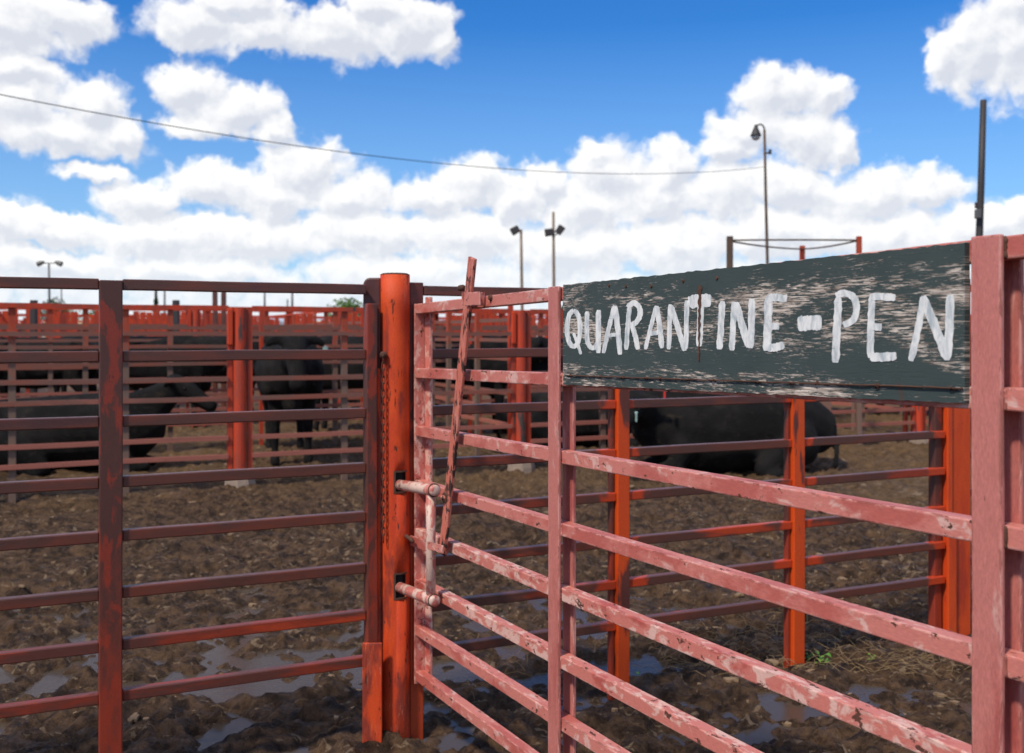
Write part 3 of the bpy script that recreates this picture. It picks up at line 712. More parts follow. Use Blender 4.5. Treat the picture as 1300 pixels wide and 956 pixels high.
labs2 = ['pipe fence panel of the second row at the far left, behind lying cow', 'pipe fence panel of the second row in front of the lying cow at left', 'pipe fence panel in front of the standing cow facing the camera',
 'pipe fence panel with grey upright, between second-row post and reclining cow', 'pipe fence panel behind the rump of the big reclining cow', 'pipe fence panel of the second row visible right of the pink gate', 'pipe fence panel of the second row at the far right']
plabs = ['red round fence post outside the left edge of the second row', 'red round fence post at the left end of the second row', 'red round post on a concrete footing left of the standing cow', 'red round post on a concrete footing behind the gate lever', 'red round post behind the back of the reclining cow',
 'red round post on concrete footing under the right end of the sign', 'red round post of second row right of the pink gate', 'last red round post of the second row on the right']
pp = make_post(1.755, BGPOST)
for i, s in enumerate(pos2):
    wpt = L2.world(s); zz_ = float(height(wpt.x, wpt.y))*.0+.085
    o = pp if i == 0 else dup(pp)
    o.location = (wpt.x, wpt.y, zz_); o.rotation_euler = (0,0,A1)
    tag(o, plabs[i], 'post', 'round posts of the second fence row')
for i in range(len(pos2)-1):
    a, b_ = pos2[i]+.072, pos2[i+1]-.072; wpt = L2.world(a)
    o = make_panel(b_-a, 2, H, BGRAIL, BGUP, topmat=BGPOST)
    o.location = (wpt.x, wpt.y, .085); o.rotation_euler = (0,0,A1); tag(o, labs2[i], 'fence', ROWG)
# third row
K3 = 29712*1.62; L3 = line_for(K3)
p3 = make_panel(2.9, 2, [h+.045 for h in H], BGRAIL, BGUP, topmat=BGRED); q3 = make_post(1.80, BGPOST, False)
s3 = L3.s_at(249); first = True
for i in range(-2, 8):
    s = s3+i*3.1; w = L3.world(s)
    o = q3 if first else dup(q3); o.location = (w.x, w.y, .17); o.rotation_euler = (0,0,A1)
    tag(o, 'round red post in the third fence row', 'post', 'round posts of the third fence row')
    w = L3.world(s+.1); o = p3 if first else dup(p3); o.location = (w.x, w.y, .17); o.rotation_euler = (0,0,A1)
    tag(o, 'pipe fence panel in the third row of pens', 'fence', 'pipe fence panels of the third row'); first = False
K25 = 29712*1.30; L25 = line_for(K25); s25 = L25.s_at(330)
for i in range(-3, 8):
    w = L25.world(s25+i*3.0); o = dup(p3); o.location = (w.x, w.y, .11); o.rotation_euler = (0,0,A1)
    tag(o, 'pipe fence panel standing between the second and third rows', 'fence', 'pipe fence panels between second and third rows')
# cross fences between rows, running away
cross = make_panel(2.9, 2, [h+.12 for h in H], BGRAIL, BGUP, topmat=BGRED); first = True
AX = A1+math.pi/2
spots = []
for base, row, lab in ((-3.1, L2, 'left'), (pos2[3], L2, 'middle'), (pos2[5], L2, 'right')):
    for k in range(2 if row is L2 else 3):
        w = row.world(base, .2+k*3.0, .12); spots.append(w)
for base in (s3-3.1, s3+3.1, s3+9.3, s3+15.5):
    for k in range(4): spots.append(L3.world(base, .2+k*3.0, .18))
for w in spots:
    o = cross if first else dup(cross); first = False
    o.location = w; o.rotation_euler = (0,0,AX); tag(o, 'pipe fence panel running away between two rows of pens', 'fence', 'cross fence panels between the rows')
# board fences further back: red vertical boards above rails
def make_board_fence(length, seed):
    rnd = random.Random(seed); e = empty('board_fence', (0,0,0), 0)
    for k in range(3):
        s = length*k/2; m = MB(); m.bar((s,.08,-.2),(s,.08,2.05),(1,0,0),(0,1,0),.14,.12,1); m.build('post', BGRED, e)
    for h in (2.02, 1.52, 1.2, .9, .6, .3):
        m = MB(); m.bar((0,.0,h),(length,.0,h),(0,1,0),(0,0,1),.04,.09,4,.01); m.build('rail', BGRAIL if h < 1.6 else BGRED, e)
    m = MB(); s = .1
    while s < length-.15:
        w = .13+rnd.random()*.04
        if rnd.random() < .80: m.bar((s+w/2,-.04,1.05+rnd.random()*.3),(s+w/2,-.04,1.93+rnd.random()*.05),(1,0,0),(0,1,0),w,.025,1)
        s += w+.012+(.12 if rnd.random() < .12 else 0)
    m.bar((.08,-.026,1.6),(length-.08,-.026,1.6),(0,1,0),(0,0,1),.012,.06,1); m.build('boards', BGRED, e); return e
for r_, (K, raise_, gname) in enumerate(((29712*2.6, .18, 'fourth'), (29712*3.7, .2, 'fifth'), (29712*5.4, .22, 'sixth'))):
    LL = line_for(K); bf = [make_board_fence(4.0, r_*3+k) for k in range(2)]
    s = LL.s_at(-90); e_ = LL.s_at(1560) if r_ < 1 else LL.s_at(1450); k = 0
    while s < e_ and k < 28:
        w = LL.world(s); o = bf[k % 2] if k < 2 else dup(bf[k % 2])
        o.location = (w.x, w.y, raise_); o.rotation_euler = (0,0,A1)
        tag(o, 'red board and rail fence in the %s row of pens' % gname, 'fence', 'red board fences of the %s row' % gname)
        s += 4.0 if k % 5 != 3 else 4.9; k += 1
# dark stub posts and tall thin posts rising above the pens
for (px, py, z, w, lab, mt) in ((43,381,17,.10,'short black stub post above the red fence at far left',DARKSTEEL),(223.5,381,17,.10,'short black stub post right of the small conifer',DARKSTEEL),
      (273,362,19,.085,'thin maroon post, left one of a close pair above the pens',RAIL_HI),(284,362,19,.085,'thin maroon post, right one of a close pair above the pens',RAIL_HI)):
    q = at(px, py, z); m = MB(); m.bar((0,0,-.1),(0,0,q.z),(1,0,0),(0,1,0),w,w,2,.004)
    o = m.build('post', mt, None, .01, label=lab, cat='post'); o.location = (q.x, q.y, .0)
# concrete trough with dark openings behind the reclining cow
tr = empty('feed_trough', at(980, 425, 13.0)*1, 0, label='pale concrete wall trough with three square holes behind the reclining cow', cat='trough')
tr.location.z = .15; tr.rotation_euler = (0,0,A1)
m = MB(); xs_ = [-.75,-.15,-.02,.08,.21,.33,.46,1.0]
m.box((-.75,0,.0),(1.0,.12,.42)); m.box((-.75,0,.62),(1.0,.12,.72))
for i in range(0, 7, 2): m.box((xs_[i],0.001,.42),(xs_[i+1],.119,.62))
m.build('wall', plain('pinkish_concrete', (.30,.17,.13), .9, .3, 6), tr); m = MB(); m.box((-.7,.40,.0),(.95,.42,.7)); m.build('back', BLACKIN, tr)  # black sheet added behind the wall, darkness of the openings in its colour

# ---------------------------------------------------------------- cows
def loft(m, pts, n=14):
    """closed elliptical loft through (x, y, z, ry, rz)"""
    P = [(Vector(q[:3]), q[3], q[4]) for q in pts]
    d0 = (P[0][0]-P[1][0]).normalized(); d1 = (P[-1][0]-P[-2][0]).normalized()
    a, b2 = P[0], P[-1]
    Q = [(a[0]+d0*min(a[1],a[2])*.85, a[1]*.25, a[2]*.25), (a[0]+d0*min(a[1],a[2])*.5, a[1]*.8, a[2]*.8)]+P+[(b2[0]+d1*min(b2[1],b2[2])*.5, b2[1]*.8, b2[2]*.8), (b2[0]+d1*min(b2[1],b2[2])*.85, b2[1]*.25, b2[2]*.25)]
    m.tube([q[0] for q in Q], [(q[1], q[2]) for q in Q], n)
def cow_mesh(pose, name='body', vox=.022):
    m = MB()
    if pose == 'stand':
        loft(m, [(-.88,0,1.10,.15,.20),(-.70,0,1.09,.27,.32),(-.35,0,1.00,.34,.40),(.10,0,.97,.37,.43),(.45,0,.99,.31,.43),(.68,0,1.05,.24,.36),(.85,0,1.10,.17,.27)])
        loft(m, [(.70,0,1.12,.20,.30),(.98,0,1.16,.15,.21),(1.16,0,1.20,.12,.16)])
        hx, hz = 1.20, 1.24
        loft(m, [(hx-.02,0,hz+.04,.125,.13),(hx+.10,0,hz-.09,.115,.125),(hx+.20,0,hz-.24,.085,.09),(hx+.28,0,hz-.37,.085,.075)])
        for s in (-1, 1):
            loft(m, [(hx-.02,s*.10,hz+.08,.03,.05),(hx-.06,s*.20,hz+.07,.022,.065),(hx-.08,s*.30,hz+.03,.012,.03)], 10)
            loft(m, [(.56,s*.16,.85,.11,.15),(.58,s*.17,.60,.075,.085),(.57,s*.17,.42,.058,.062),(.57,s*.17,.16,.042,.042),(.59,s*.17,.03,.058,.055)], 10)
            loft(m, [(-.66,s*.17,1.0,.16,.24),(-.62,s*.19,.74,.11,.17),(-.76,s*.18,.50,.06,.075),(-.75,s*.18,.30,.048,.05),(-.72,s*.18,.12,.042,.045),(-.69,s*.18,.03,.056,.055)], 10)
        loft(m, [(-1.0,0,1.20,.03,.03),(-1.06,0,.9,.022,.022),(-1.04,0,.6,.03,.03),(-1.03,0,.42,.02,.02)], 8)
        loft(m, [(.5,0,.62,.10,.10),(.72,0,.66,.10,.12)], 8)
        for s in (-1, 1):
            loft(m, [(.50,s*.20,1.28,.05,.08),(.60,s*.27,1.0,.08,.16),(.66,s*.24,.78,.08,.10)], 10)
            loft(m, [(-.62,s*.20,1.32,.06,.07),(-.78,s*.16,1.24,.06,.08)], 8)
    else:
        loft(m, [(-.90,.0,.42,.20,.24),(-.72,0,.46,.32,.36),(-.35,0,.44,.40,.40),(.10,0,.44,.40,.43),(.45,0,.46,.33,.43),(.68,0,.52,.25,.36),(.82,0,.56,.18,.27)])
        if pose == 'lie_up':
            loft(m, [(.66,0,.62,.18,.28),(.90,.02,.78,.14,.19),(1.04,.03,.90,.11,.14)]); hx, hy, hz = 1.06, .03, .93
        else:
            loft(m, [(.62,.02,.60,.18,.29),(.84,.10,.66,.15,.21),(.97,.24,.68,.12,.15)]); hx, hy, hz = 1.0, .28, .68
        ux, uy = (1, .03) if pose == 'lie_up' else (.55, .835)
        H_ = lambda d, e, z: (hx+ux*d-uy*e, hy+uy*d+ux*e, hz+z)
        loft(m, [(*H_(-.02,0,.03),.12,.13),(*H_(.13,0,-.05),.11,.12),(*H_(.28,0,-.15),.08,.09),(*H_(.40,0,-.23),.08,.075)])
        for s in (-1, 1):
            loft(m, [(*H_(-.02,s*.10,.07),.03,.05),(*H_(-.06,s*.20,.05),.022,.06),(*H_(-.09,s*.30,.01),.012,.03)], 10)
            loft(m, [(.50,s*.24,.30,.12,.14),(.62,s*.27,.12,.08,.085),(.80,s*.24,.07,.06,.06)], 10)
            loft(m, [(.80,s*.25,.08,.058,.058),(.62,s*.32,.05,.045,.045),(.45,s*.33,.05,.05,.05)], 10)
            loft(m, [(-.62,s*.26,.34,.20,.24),(-.38,s*.36,.20,.15,.16),(-.20,s*.40,.10,.09,.09)], 10)
            loft(m, [(-.22,s*.42,.08,.06,.06),(-.50,s*.46,.06,.05,.05),(-.25,s*.50,.05,.05,.05)], 10)
        loft(m, [(-1.0,0,.50,.04,.04),(-1.06,.08,.30,.028,.028),(-.98,.22,.10,.035,.035)], 8)
    me = bpy.data.meshes.new(name); me.from_pydata(m.v, [], m.f)
    bm = bmesh.new(); bm.from_mesh(me); bmesh.ops.recalc_face_normals(bm, faces=bm.faces); bm.to_mesh(me); bm.free()
    me.materials.append(HIDE); return me
def make_cow(pose):
    e = empty('cow', (0,0,0), 0); o = bpy.data.objects.new('body', cow_mesh(pose)); C.objects.link(o); o.parent = e
    r_ = o.modifiers.new('skin', 'REMESH'); r_.mode = 'VOXEL'; r_.voxel_size = .024; r_.use_smooth_shade = True
    s_ = o.modifiers.new('soft', 'SMOOTH'); s_.factor = .6; s_.iterations = 5
    if pose == 'stand': hx, hy, hz = 1.20, 0, 1.24
    elif pose == 'lie_up': hx, hy, hz = 1.06, .03, .93
    else: hx, hy, hz = 1.0, .28, .68
    ux, uy = (.55, .835) if pose == 'lie_low' else (1, 0)
    for s in (-1, 1):
        d = .07 if pose == 'stand' else .10; zz = hz-.02
        m = MB(); c_ = Vector((hx+ux*(d+.02)-uy*s*.098, hy+uy*(d+.02)+ux*s*.098, zz)); sv = Vector((-uy*s, ux*s, 0)); m.tube([c_-sv*.02, c_, c_+sv*.014], [.008,.021,.008], 10); m.build('eye', EYE_M, e, smooth=True)
    return e
def tagpart(e, loc, mat, w=.05):
    x, y, z = loc; m = MB(); m.bar((x,y,z+.03),(x,y,z-.05),(1,0,0),(0,1,0),.012,w,1); m.build('ear_tag', mat, e, .004)
    m = MB(); m.tube([(x-.012,y,z+.03),(x+.012,y,z+.03)], .010, 8); m.build('tag_button', mat, e)
def muzzle(e, loc):
    m = MB(); x, y, z = loc; m.tube([(x-.03,y,z+.02),(x+.012,y,z),(x+.03,y,z-.01)], [(.062,.05),(.058,.045),(.03,.025)], 12); m.build('muzzle', MUZZLE, e, smooth=True)
CG = 'black cattle in the pens'
cs = make_cow('stand'); muzzle(cs, (1.49,0,.88)); clu = make_cow('lie_up'); muzzle(clu, (1.47,.06,.71)); cll = make_cow('lie_low')
def put(c, px, z, heading, sc, label, zofs=None):
    q = at(px, HY, z); c.location = (q.x, q.y, float(height(q.x, q.y))*.5+.05 if zofs is None else zofs)
    c.rotation_euler = (0, 0, R(heading)); c.scale = (sc,)*3 if isinstance(sc, float) else sc; tag(c, label, 'cow', CG); return c
# heading 0: faces right, 180: faces left, -90: towards camera
A = put(dup(cs), 366, 11.9, -74, 1.08, 'black cow standing and facing the camera behind the second fence row')
tagpart(A, (1.12,.30,1.22), TAGY)
Bc = put(dup(cll), 926, 10.75, 184, (1.10, 1.05, 1.15), 'big black cow lying down behind the fence under the sign', .06); tagpart(Bc, (.74,.44,.80), TAGR, .05); tagpart(Bc, (1.02,.50,.60), TAGY, .05)
put(dup(clu), 92, 10.9, 12, 1.0, 'black cow lying down with raised head at the far left', .07)
put(dup(cll), 728, 12.9, 5, .95, 'black cow lying behind the second fence row left of the orange post', .10)
far = [(cs, 200, 15.2, 8, 1.0, 'black cow standing beyond the third row, left of the round red post'), (cs, 55, 16, 175, .98, 'black cow standing far left beyond the second row'),
 (cs, 275, 17.5, 20, 1.0, 'black cow half hidden by the round red post with concrete footing'), (cs, 455, 14.5, 170, 1.0, 'black cow standing just left of the tall orange post'),
 (cs, 580, 14.0, 10, 1.0, 'black cow standing behind the gate lever'), (cs, 628, 18.5, 175, 1.0, 'black cow beyond the third row, seen right of the gate lever'),
 (cs, 705, 14.6, 190, .98, 'black cow standing behind the middle upright of the pink gate'), (cs, 800, 16.0, 20, 1.0, 'black cow whose back shows just below the left half of the sign'),
 (cs, 1062, 17.5, 150, 1.0, 'black cow whose legs show below the sign, left of the thin grey upright'), (cs, 1140, 18.0, 35, 1.0, 'black cow whose legs show below the sign beside the round footing post'),
 (cs, 1200, 17.0, 185, 1.0, 'black cow standing behind the right end of the sign'), (cs, 1310, 13.2, 178, 1.0, 'black cow at the right edge beyond the pink gate post'),
 (clu, 500, 17.5, 185, .95, 'black cow lying far back beyond the tall orange post'), (cs, 130, 18.5, 5, 1.0, 'black cow standing far back behind the left maroon post')]
for (c, px, z, hd, sc, lab) in far: put(dup(c), px, z, hd, sc, lab, .17)
for base in (cs, clu, cll):
    for ch_ in children(base): bpy.data.objects.remove(ch_)
    bpy.data.objects.remove(base)

# ---------------------------------------------------------------- poles, lamps, wires
def pole(name, px_top, py_top, px_bot, z, w, mat, label, **kw):
    a = at(px_top, py_top, z); b2 = at(px_bot, HY, z); e = empty(name, (b2.x, z, 0), 0, label=label, **kw)
    lean = (a.x-b2.x)
    m = MB(); m.tube([(0,0,-.3),(lean*.35,0,a.z*.35),(lean*.75,0,a.z*.72),(lean,0,a.z)], [w*.62,w*.58,w*.52,w*.46], 12); m.build('pole', mat, e, smooth=True)
    return e, Vector((lean, 0, a.z))
# street lamp with gooseneck
e, top = pole('street_lamp', 970.5, 165, 978, 30, .085, WOODPOLE, 'tall thin lamp post with a curved neck and one hanging lamp', cat='street lamp')
m = MB(); pts = [top+Vector(((-.13)*(1-math.cos(math.pi*k/8)), 0, .17*math.sin(math.pi*k/8))) for k in range(9)]; m.tube(pts, .026, 8); m.build('arm', DARKSTEEL, e, smooth=True)
lp = pts[-1]
m = MB(); m.tube([lp+Vector((0,0,.16)), lp+Vector((0,0,.04)), lp+Vector((0,0,-.02)), lp+Vector((0,0,-.14)), lp+Vector((0,0,-.18))], [.035,.075,.10,.15,.17], 16); m.build('lamp_shade', DARKSTEEL, e, smooth=True)
m = MB(); m.tube([lp+Vector((0,0,-.17)), lp+Vector((0,0,-.26)), lp+Vector((0,0,-.31))], [.13,.12,.05], 14); m.build('lamp_lens', GLASS, e, smooth=True)
q = at(976, 195, 30); m = MB(); m.bar((top.x-.03,0,q.z),(top.x+.17,0,q.z+.03),(0,1,0),(0,0,1),.05,.05); m.tube([(top.x+.17,0,q.z-.02),(top.x+.17,0,q.z+.12)], .045, 8); m.build('insulator_bracket', DARKSTEEL, e)
lamp_att = Vector((e.location.x+top.x, 30, at(971,212,30).z))
# tall dark pole at right
e, top = pole('utility_pole', 1248.5, 127, 1236, 20, .13, DARKSTEEL, 'tall dark leaning pole rising behind the right end of the sign', cat='pole')
q = at(1237, 273, 20); m = MB(); m.box((q.x-e.location.x-.03,-.16,q.z-.08),(q.x-e.location.x+.07,-.05,q.z+.10)); m.build('meter_box', LAMPG, e, .01)
m = MB(); m.tube([(q.x-e.location.x-.02,-.1,q.z+.12),(q.x-e.location.x-.02,-.1,q.z+.24)], .02, 6); m.build('conduit', DARKSTEEL, e)
# floodlight poles
def flood(e, loc, dx, tilt, mat=DARKSTEEL):
    f_ = MB(); x, y, z = loc
    ca, sa = math.cos(R(tilt)), math.sin(R(tilt))
    def rot(p): return (x+dx+p[0]*ca-p[2]*sa, y+p[1], z+p[0]*sa+p[2]*ca)
    vs = [(-.22,-.14,-.17),(.16,-.14,-.15),(.16,.14,-.15),(-.22,.14,-.17),(-.22,-.14,.17),(.16,-.14,.15),(.16,.14,.15),(-.22,.14,.17)]
    f_.add([rot(v) for v in vs], [(0,3,2,1),(4,5,6,7),(0,1,5,4),(1,2,6,5),(2,3,7,6),(3,0,4,7)])
    h_ = f_.build('floodlight', mat, e, .02)
    g = MB(); g.add([rot(v) for v in [(-.225,-.12,-.14),(-.225,.12,-.14),(-.225,.12,.14),(-.225,-.12,.14),(-.24,-.10,-.12),(-.24,.10,-.12),(-.24,.10,.12),(-.24,-.10,.12)]], [(0,1,2,3),(7,6,5,4),(0,4,5,1),(1,5,6,2),(2,6,7,3),(3,7,4,0)]); g.build('lens', GLASS, h_)
e, top = pole('floodlight_pole', 661.5, 292, 664, 45, .13, WOODTAN, 'wooden pole with a single floodlight, left one of two behind the fence', cat='light pole')
flood(e, top, -.24, 30); m = MB(); m.tube([top+Vector((-.2,0,0)), top+Vector((.05,0,0))], .03, 6); m.build('bracket', DARKSTEEL, e)
e, top = pole('floodlight_pole', 702.5, 269, 704, 45, .13, WOODTAN, 'wooden pole with a pair of floodlights, right one of two', cat='light pole')
lt = Vector((top.x, 0, at(703,295,45).z)); flood(e, lt, -.16, 8); flood(e, lt+Vector((0,0,.08)), .28, -125)
m = MB(); m.tube([lt+Vector((-.1,0,-.12)), lt+Vector((.1,0,-.12)), lt+Vector((.26,0,-.02))], .03, 6); m.build('bracket', DARKSTEEL, e)
e, top = pole('light_pole', 62, 334, 64, 62, .13, LAMPG, 'distant light pole with two small lamps at the far left', cat='light pole')
m = MB(); m.tube([top+Vector((-.5,0,0)), top+Vector((.7,0,.0))], .04, 6); m.build('crossarm', LAMPG, e); 
for fx, ft in ((-.5, 20), (.6, 160)):
    fl_ = MB(); a_ = R(ft); c0 = top+Vector((fx,0,0)); dv = Vector((math.cos(a_),0,math.sin(a_)))*.22
    fl_.tube([c0-dv, c0, c0+dv], [.17,.15,.08], 8); fl_.build('floodlight', LAMPG, e)
for (px, py, z, w, lab) in ((78,358,62,.08,'very thin distant pole right of the two-lamp pole'),(209,362,60,.12,'thin distant pole right of the small conifer'),(336,362,60,.12,'thin distant pole above the standing cow'),
      (365,380,60,.10,'short thin distant pole, left one of two close poles'),(371,366,60,.14,'taller thin distant pole, right one of two close poles')):
    pole('utility_pole', px, py, px, z, w, LAMPG, lab, cat='pole')
# posts with ropes
wp = []
for (px, py, z, w, mt, lab) in ((926.5,300,12.5,.072,WOODPOLE,'dark wooden post, left one of three joined by ropes'),(1018.5,312,15,.07,BGUP,'reddish short post, middle one of three joined by ropes'),(1090.5,300,12.6,.06,BGUP,'reddish post, right one of three joined by ropes')):
    q = at(px, py, z); m = MB(); m.bar((0,0,-.1),(0,0,q.z),(1,0,0),(0,1,0),w,w,3,.003); o = m.build('post', mt, None, .006, label=lab, cat='post'); o.location = (q.x, q.y, 0); wp.append(q)
def cable(name, a, b2, sag, r_, mat, label, cat, n=24, group=None):
    a, b2 = Vector(a), Vector(b2); m = MB(); m.tube([a.lerp(b2, k/n)-Vector((0,0,4*sag*(k/n)*(1-k/n))) for k in range(n+1)], r_, 6)
    return m.build(name, mat, None, smooth=True, label=label, cat=cat, group=group)
d = Vector((0,0,-.05))
cable('rope', wp[0]+d, wp[2]+d, -.005, .012, WOODPOLE, 'upper straight rope between the left and right posts', 'rope')
cable('rope', wp[0]+d*1.2, wp[1]+d, .02, .012, WOODPOLE, 'rope sloping down from left post to middle post', 'rope')
cable('rope', wp[1]+d, wp[2]+d, .02, .012, WOODPOLE, 'rope rising from middle post to right post', 'rope')
pa = at(-60, 108, 14); cable('power_cable', pa, lamp_att, .62, .008, CABLE, 'long black cable sagging across the blue sky to the lamp post', 'cable', 60)
e, _ = pole('utility_pole', -62, 100, -62, 14.05, .2, WOODPOLE, 'wooden pole at left that carries the sky cable', cat='pole')

# ---------------------------------------------------------------- far trees and sheds
def tree(px, z, hgt, wid, mat, label, cone=False, name='tree', seed=1, n=1500):
    rnd = random.Random(seed); q = at(px, HY, z); e = empty(name, (q.x, z, .2), 0, label=label, cat='tree')
    m = MB(); m.tube([(0,0,-.2),(.1,0,hgt*.3),(0,.1,hgt*.65)], [hgt*.035,hgt*.025,hgt*.008], 8)
    if not cone:
        for k in range(6):
            a = k*1.05; m.tube([(0,0,hgt*.3),(wid*.3*math.cos(a),wid*.3*math.sin(a),hgt*(.5+.05*(k%3)))], [hgt*.016,hgt*.005], 6)
    m.build('trunk', BARK, e)
    m = MB(); cl = []
    for k in range(16): a = rnd.random()*6.28; r_ = rnd.random()**.5*wid*.34; cl.append((r_*math.cos(a), r_*math.sin(a), hgt*(.42+.42*rnd.random()*(1-(r_/wid)**2*3)), wid*(.12+.12*rnd.random())))
    for k in range(n):
        if cone: u = rnd.random()**1.3; a = rnd.random()*6.28; r_ = wid*.5*(1-u)*(.5+.5*rnd.random())*(.8+.3*math.sin(u*40)); c_ = Vector((r_*math.cos(a), r_*math.sin(a), hgt*(.08+.92*u)))
        else:
            x, y, z_, rr = rnd.choice(cl); v = Vector((rnd.gauss(0,1), rnd.gauss(0,1), rnd.gauss(0,1))).normalized()*rr*(.75+.4*rnd.random()); c_ = Vector((x,y,z_))+v
        s = hgt*.022*(.6+rnd.random()); a_ = Vector((rnd.gauss(0,1), rnd.gauss(0,1), rnd.gauss(0,1))).normalized()*s; b2 = a_.cross(Vector((rnd.random(),rnd.random(),rnd.random()))).normalized()*s*.7
        m.add([c_-a_, c_+b2, c_+a_, c_-b2], [(0,1,2,3)])
    m.build('crown', mat, e)
tree(69, 90, 5.2, 3.4, FOL3, 'grey-green tree above the fence, below the two-lamp pole', seed=3)
tree(83, 92, 4.2, 4.5, FOL1, 'low bright green bush right of the grey-green tree', seed=4)
tree(122, 95, 4.3, 3.2, FOL1, 'small green tree peeking left of the maroon post', seed=5)
tree(198, 90, 5.3, 1.7, FOL2, 'small dark conifer above the red board fence', cone=True, name='conifer', seed=6)
tree(441, 80, 4.7, 4.2, FOL1, 'round bright green tree left of the tall orange post', seed=7, n=2200)
tree(459, 84, 4.1, 2.2, FOL1, 'small green tree right of the round green tree', seed=8)
tree(619, 85, 4.3, 2.2, FOL1, 'small green tree seen under the pink top rail', seed=9)
tree(712, 85, 4.3, 2.6, FOL3, 'small green tree beside the left end of the sign', seed=10)
def shed(px, z, w, h, dpt, mw, mr, label, name='shed', cat='shed', rz=None, door=True):
    q = at(px, HY, z); e = empty(name, (q.x, z, .15), 0 if rz is None else rz, label=label, cat=cat)
    m = MB(); m.box((-w/2,0,0),(w/2,dpt,h)); m.build('wall', mw, e)
    m = MB(); m.add([(-w/2-.2,-.25,h-.05),(w/2+.2,-.25,h-.05),(w/2+.2,dpt/2,h+.45),(-w/2-.2,dpt/2,h+.45),(w/2+.2,dpt+.25,h-.05),(-w/2-.2,dpt+.25,h-.05),
        (-w/2-.2,-.25,h+.02),(w/2+.2,-.25,h+.02),(w/2+.2,dpt/2,h+.52),(-w/2-.2,dpt/2,h+.52),(w/2+.2,dpt+.25,h+.02),(-w/2-.2,dpt+.25,h+.02)],
        [(0,1,2,3),(3,2,4,5),(6,9,8,7),(9,11,10,8),(0,6,7,1),(5,4,10,11),(0,3,9,6),(3,5,11,9),(1,7,8,2),(2,8,10,4)]); m.build('roof', mr, e)
    if door:
        for k in range(max(1, int(w/5))):
            x = -w/2+2+k*5; m = MB(); m.box((x,-.06,0),(x+1.6,-.01,h*.8)); m.build('door', DARKSTEEL, e)
shed(190, 100, 13, 2.7, 6, WHITEW, WHITEW, 'long low white shed behind the red board fence at left')
shed(380, 105, 13, 2.9, 6, WHITEW, TIN, 'long low shed with pale tin roof behind the standing cow')
shed(600, 108, 16, 2.9, 6, WHITEW, TIN, 'low pale shed behind the fences left of the sign')
shed(780, 110, 10, 2.8, 6, WHITEW, WHITEW, 'low white shed hidden mostly by the left end of the sign')
def trailer(px, z, w, mat, label):
    q = at(px, HY, z); e = empty('livestock_trailer', (q.x, z, .15), 0, label=label, cat='trailer')
    m = MB(); m.box((-w/2,0,.55),(w/2,2.2,2.5)); m.build('body', mat, e, .15)
    for x in (-w*.28, -w*.28+.9):
        m = MB(); m.tube([(x,-.05,.38),(x,.2,.38)], .38, 16); m.build('wheel', TYRE, e)
    for k in range(int(w)-1):
        m = MB(); x = -w/2+.5+k; m.box((x,-.02,1.6),(x+.7,.01,2.0)); m.build('window', DARKSTEEL, e)
    m = MB(); m.tube([(w/2-.05,1.1,.6),(w/2+1.2,1.1,.5)], .06, 8); m.build('hitch', DARKSTEEL, e)
trailer(90, 72, 4.2, CREAM, 'cream livestock trailer behind the fences at far left'); trailer(26, 74, 3.0, WHITEW, 'white livestock trailer at the far left edge')
trailer(332, 74, 2.6, WHITEW, 'small white livestock trailer above the standing cow'); trailer(402, 76, 4.5, CREAM, 'cream livestock trailer right of the small white one'); trailer(430, 70, 2.6, WHITEW, 'white livestock trailer below the round green tree')
trailer(625, 72, 4.0, CREAM, 'cream livestock trailer seen right of the gate lever'); trailer(690, 75, 3.2, WHITEW, 'white livestock trailer behind the middle gate upright')

# ---------------------------------------------------------------- straw, dung flakes, weeds
rnd = random.Random(11)
m = MB()
for k in range(800):
    y = 4.0+rnd.random()**1.3*9; x = (rnd.random()*1.15-.6)*y*1.06
    if float(wetness(x, y)) > .5 and rnd.random() < .7: continue
    z = float(height(x, y))+.004; n = 12; r0 = (.007+.034*rnd.random()**3.2); asp = .5+.5*rnd.random(); ro = rnd.random()*3
    top = []; tl = (rnd.random()-.5)*.3
    for i in range(n):
        a = 6.283*i/n; rr = r0*(.5+.75*rnd.random()); px_, py_ = rr*math.cos(a), rr*asp*math.sin(a)
        top.append((x+px_*math.cos(ro)-py_*math.sin(ro), y+px_*math.sin(ro)+py_*math.cos(ro), z+.003+px_*tl))
    m.add(top+[(a_, b2, c_-.012) for a_, b2, c_ in top], [tuple(range(n))]+[(i, i+n, (i+1)%n+n, (i+1)%n) for i in range(n)])
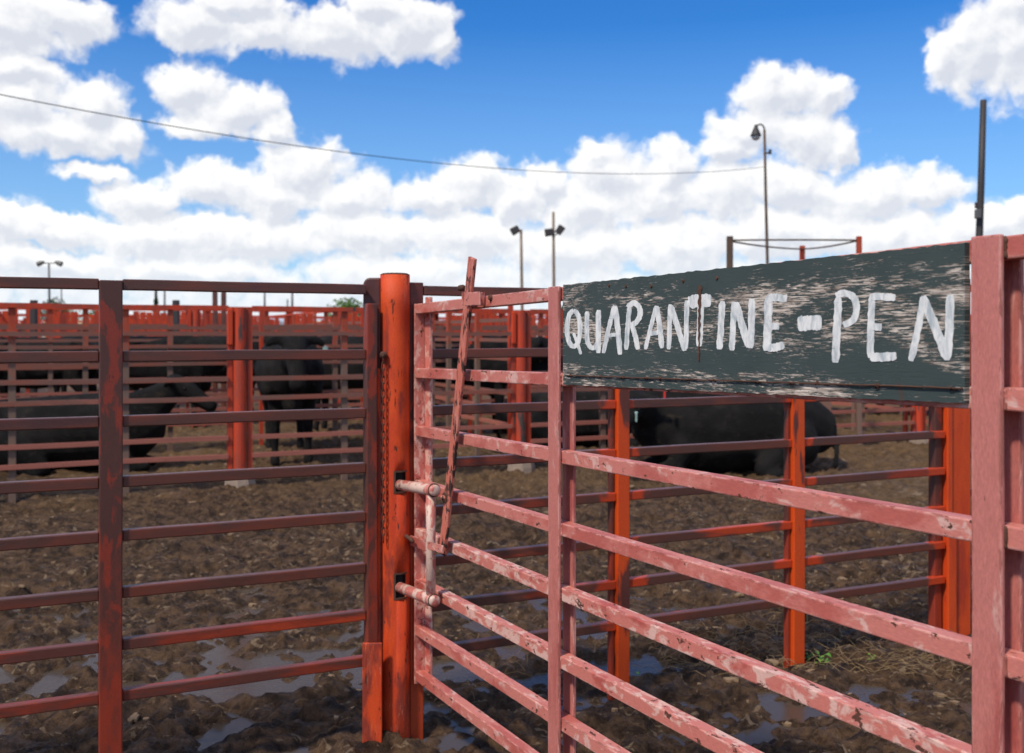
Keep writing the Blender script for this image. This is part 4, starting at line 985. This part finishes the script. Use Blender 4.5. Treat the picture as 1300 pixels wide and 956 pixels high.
m.build('dung_flakes', FLAKE, kind='stuff', label='dry tan flakes of dung and litter strewn over the mud', cat='litter')
m = MB()
def blade(x, y, L, lift=.0):
    z = float(height(x, y))+.012
    if z < .008: return
    a = rnd.random()*6.28; w = .0010
    d_ = Vector((math.cos(a), math.sin(a), 0)); s = Vector((-d_.y, d_.x, 0))*w
    a0 = Vector((x, y, z)); a1 = a0+d_*L*.5+Vector((0,0,L*.12+lift)); a2 = a0+d_*L+Vector((0,0,lift*1.5+(rnd.random()-.5)*.02))
    m.tube([a0, a1, a2], w, 4)
for k in range(520):
    blade(1.5+rnd.gauss(0,.75), 4.55+abs(rnd.gauss(0,.35)), .04+.12*rnd.random(), .02*rnd.random())
for k in range(500):
    y = 4+rnd.random()*7; blade((rnd.random()-.5)*y*1.05, y, .03+.07*rnd.random())
m.build('straw', STRAW, kind='stuff', label='scattered dry straw stems lying on the mud', cat='straw')
def weed(px, py, sc, label, seed):
    r2 = random.Random(seed); z = EYE*F/(py-HY); x = (px-CX)*z/F; e = empty('weed', (x, z, float(height(x, z))), 0, label=label, cat='weed')
    for k in range(6):
        a = k*1.05+r2.random()*.5; L = sc*(.7+.5*r2.random()); d_ = Vector((math.cos(a), math.sin(a), .0)); s = Vector((-d_.y, d_.x, 0))*L*.42; c_ = Vector((0,0,sc*.7*(k%3)/2+.01))
        mm = MB(); mm.tube([(0,0,-.01), c_+d_*L*.25], .0014, 5)
        p0_ = c_+d_*L*.2; tip = c_+d_*L+Vector((0,0,-L*.1)); md = c_+d_*L*.6+Vector((0,0,L*.25))
        mm.add([p0_, md+s, tip, md-s, md-Vector((0,0,.006))], [(0,4,1),(1,4,2),(2,4,3),(3,4,0)]); mm.build('leaf', LEAF, e)
weed(1043, 842, .055, 'small bright green weed sprouting near the foot of the fence', 1)
weed(1107, 840, .025, 'tiny green weed right of the larger sprout', 2); weed(1027, 843, .03, 'tiny green weed left of the larger sprout', 3); weed(812, 862, .04, 'small green weed under the left orange post', 4)
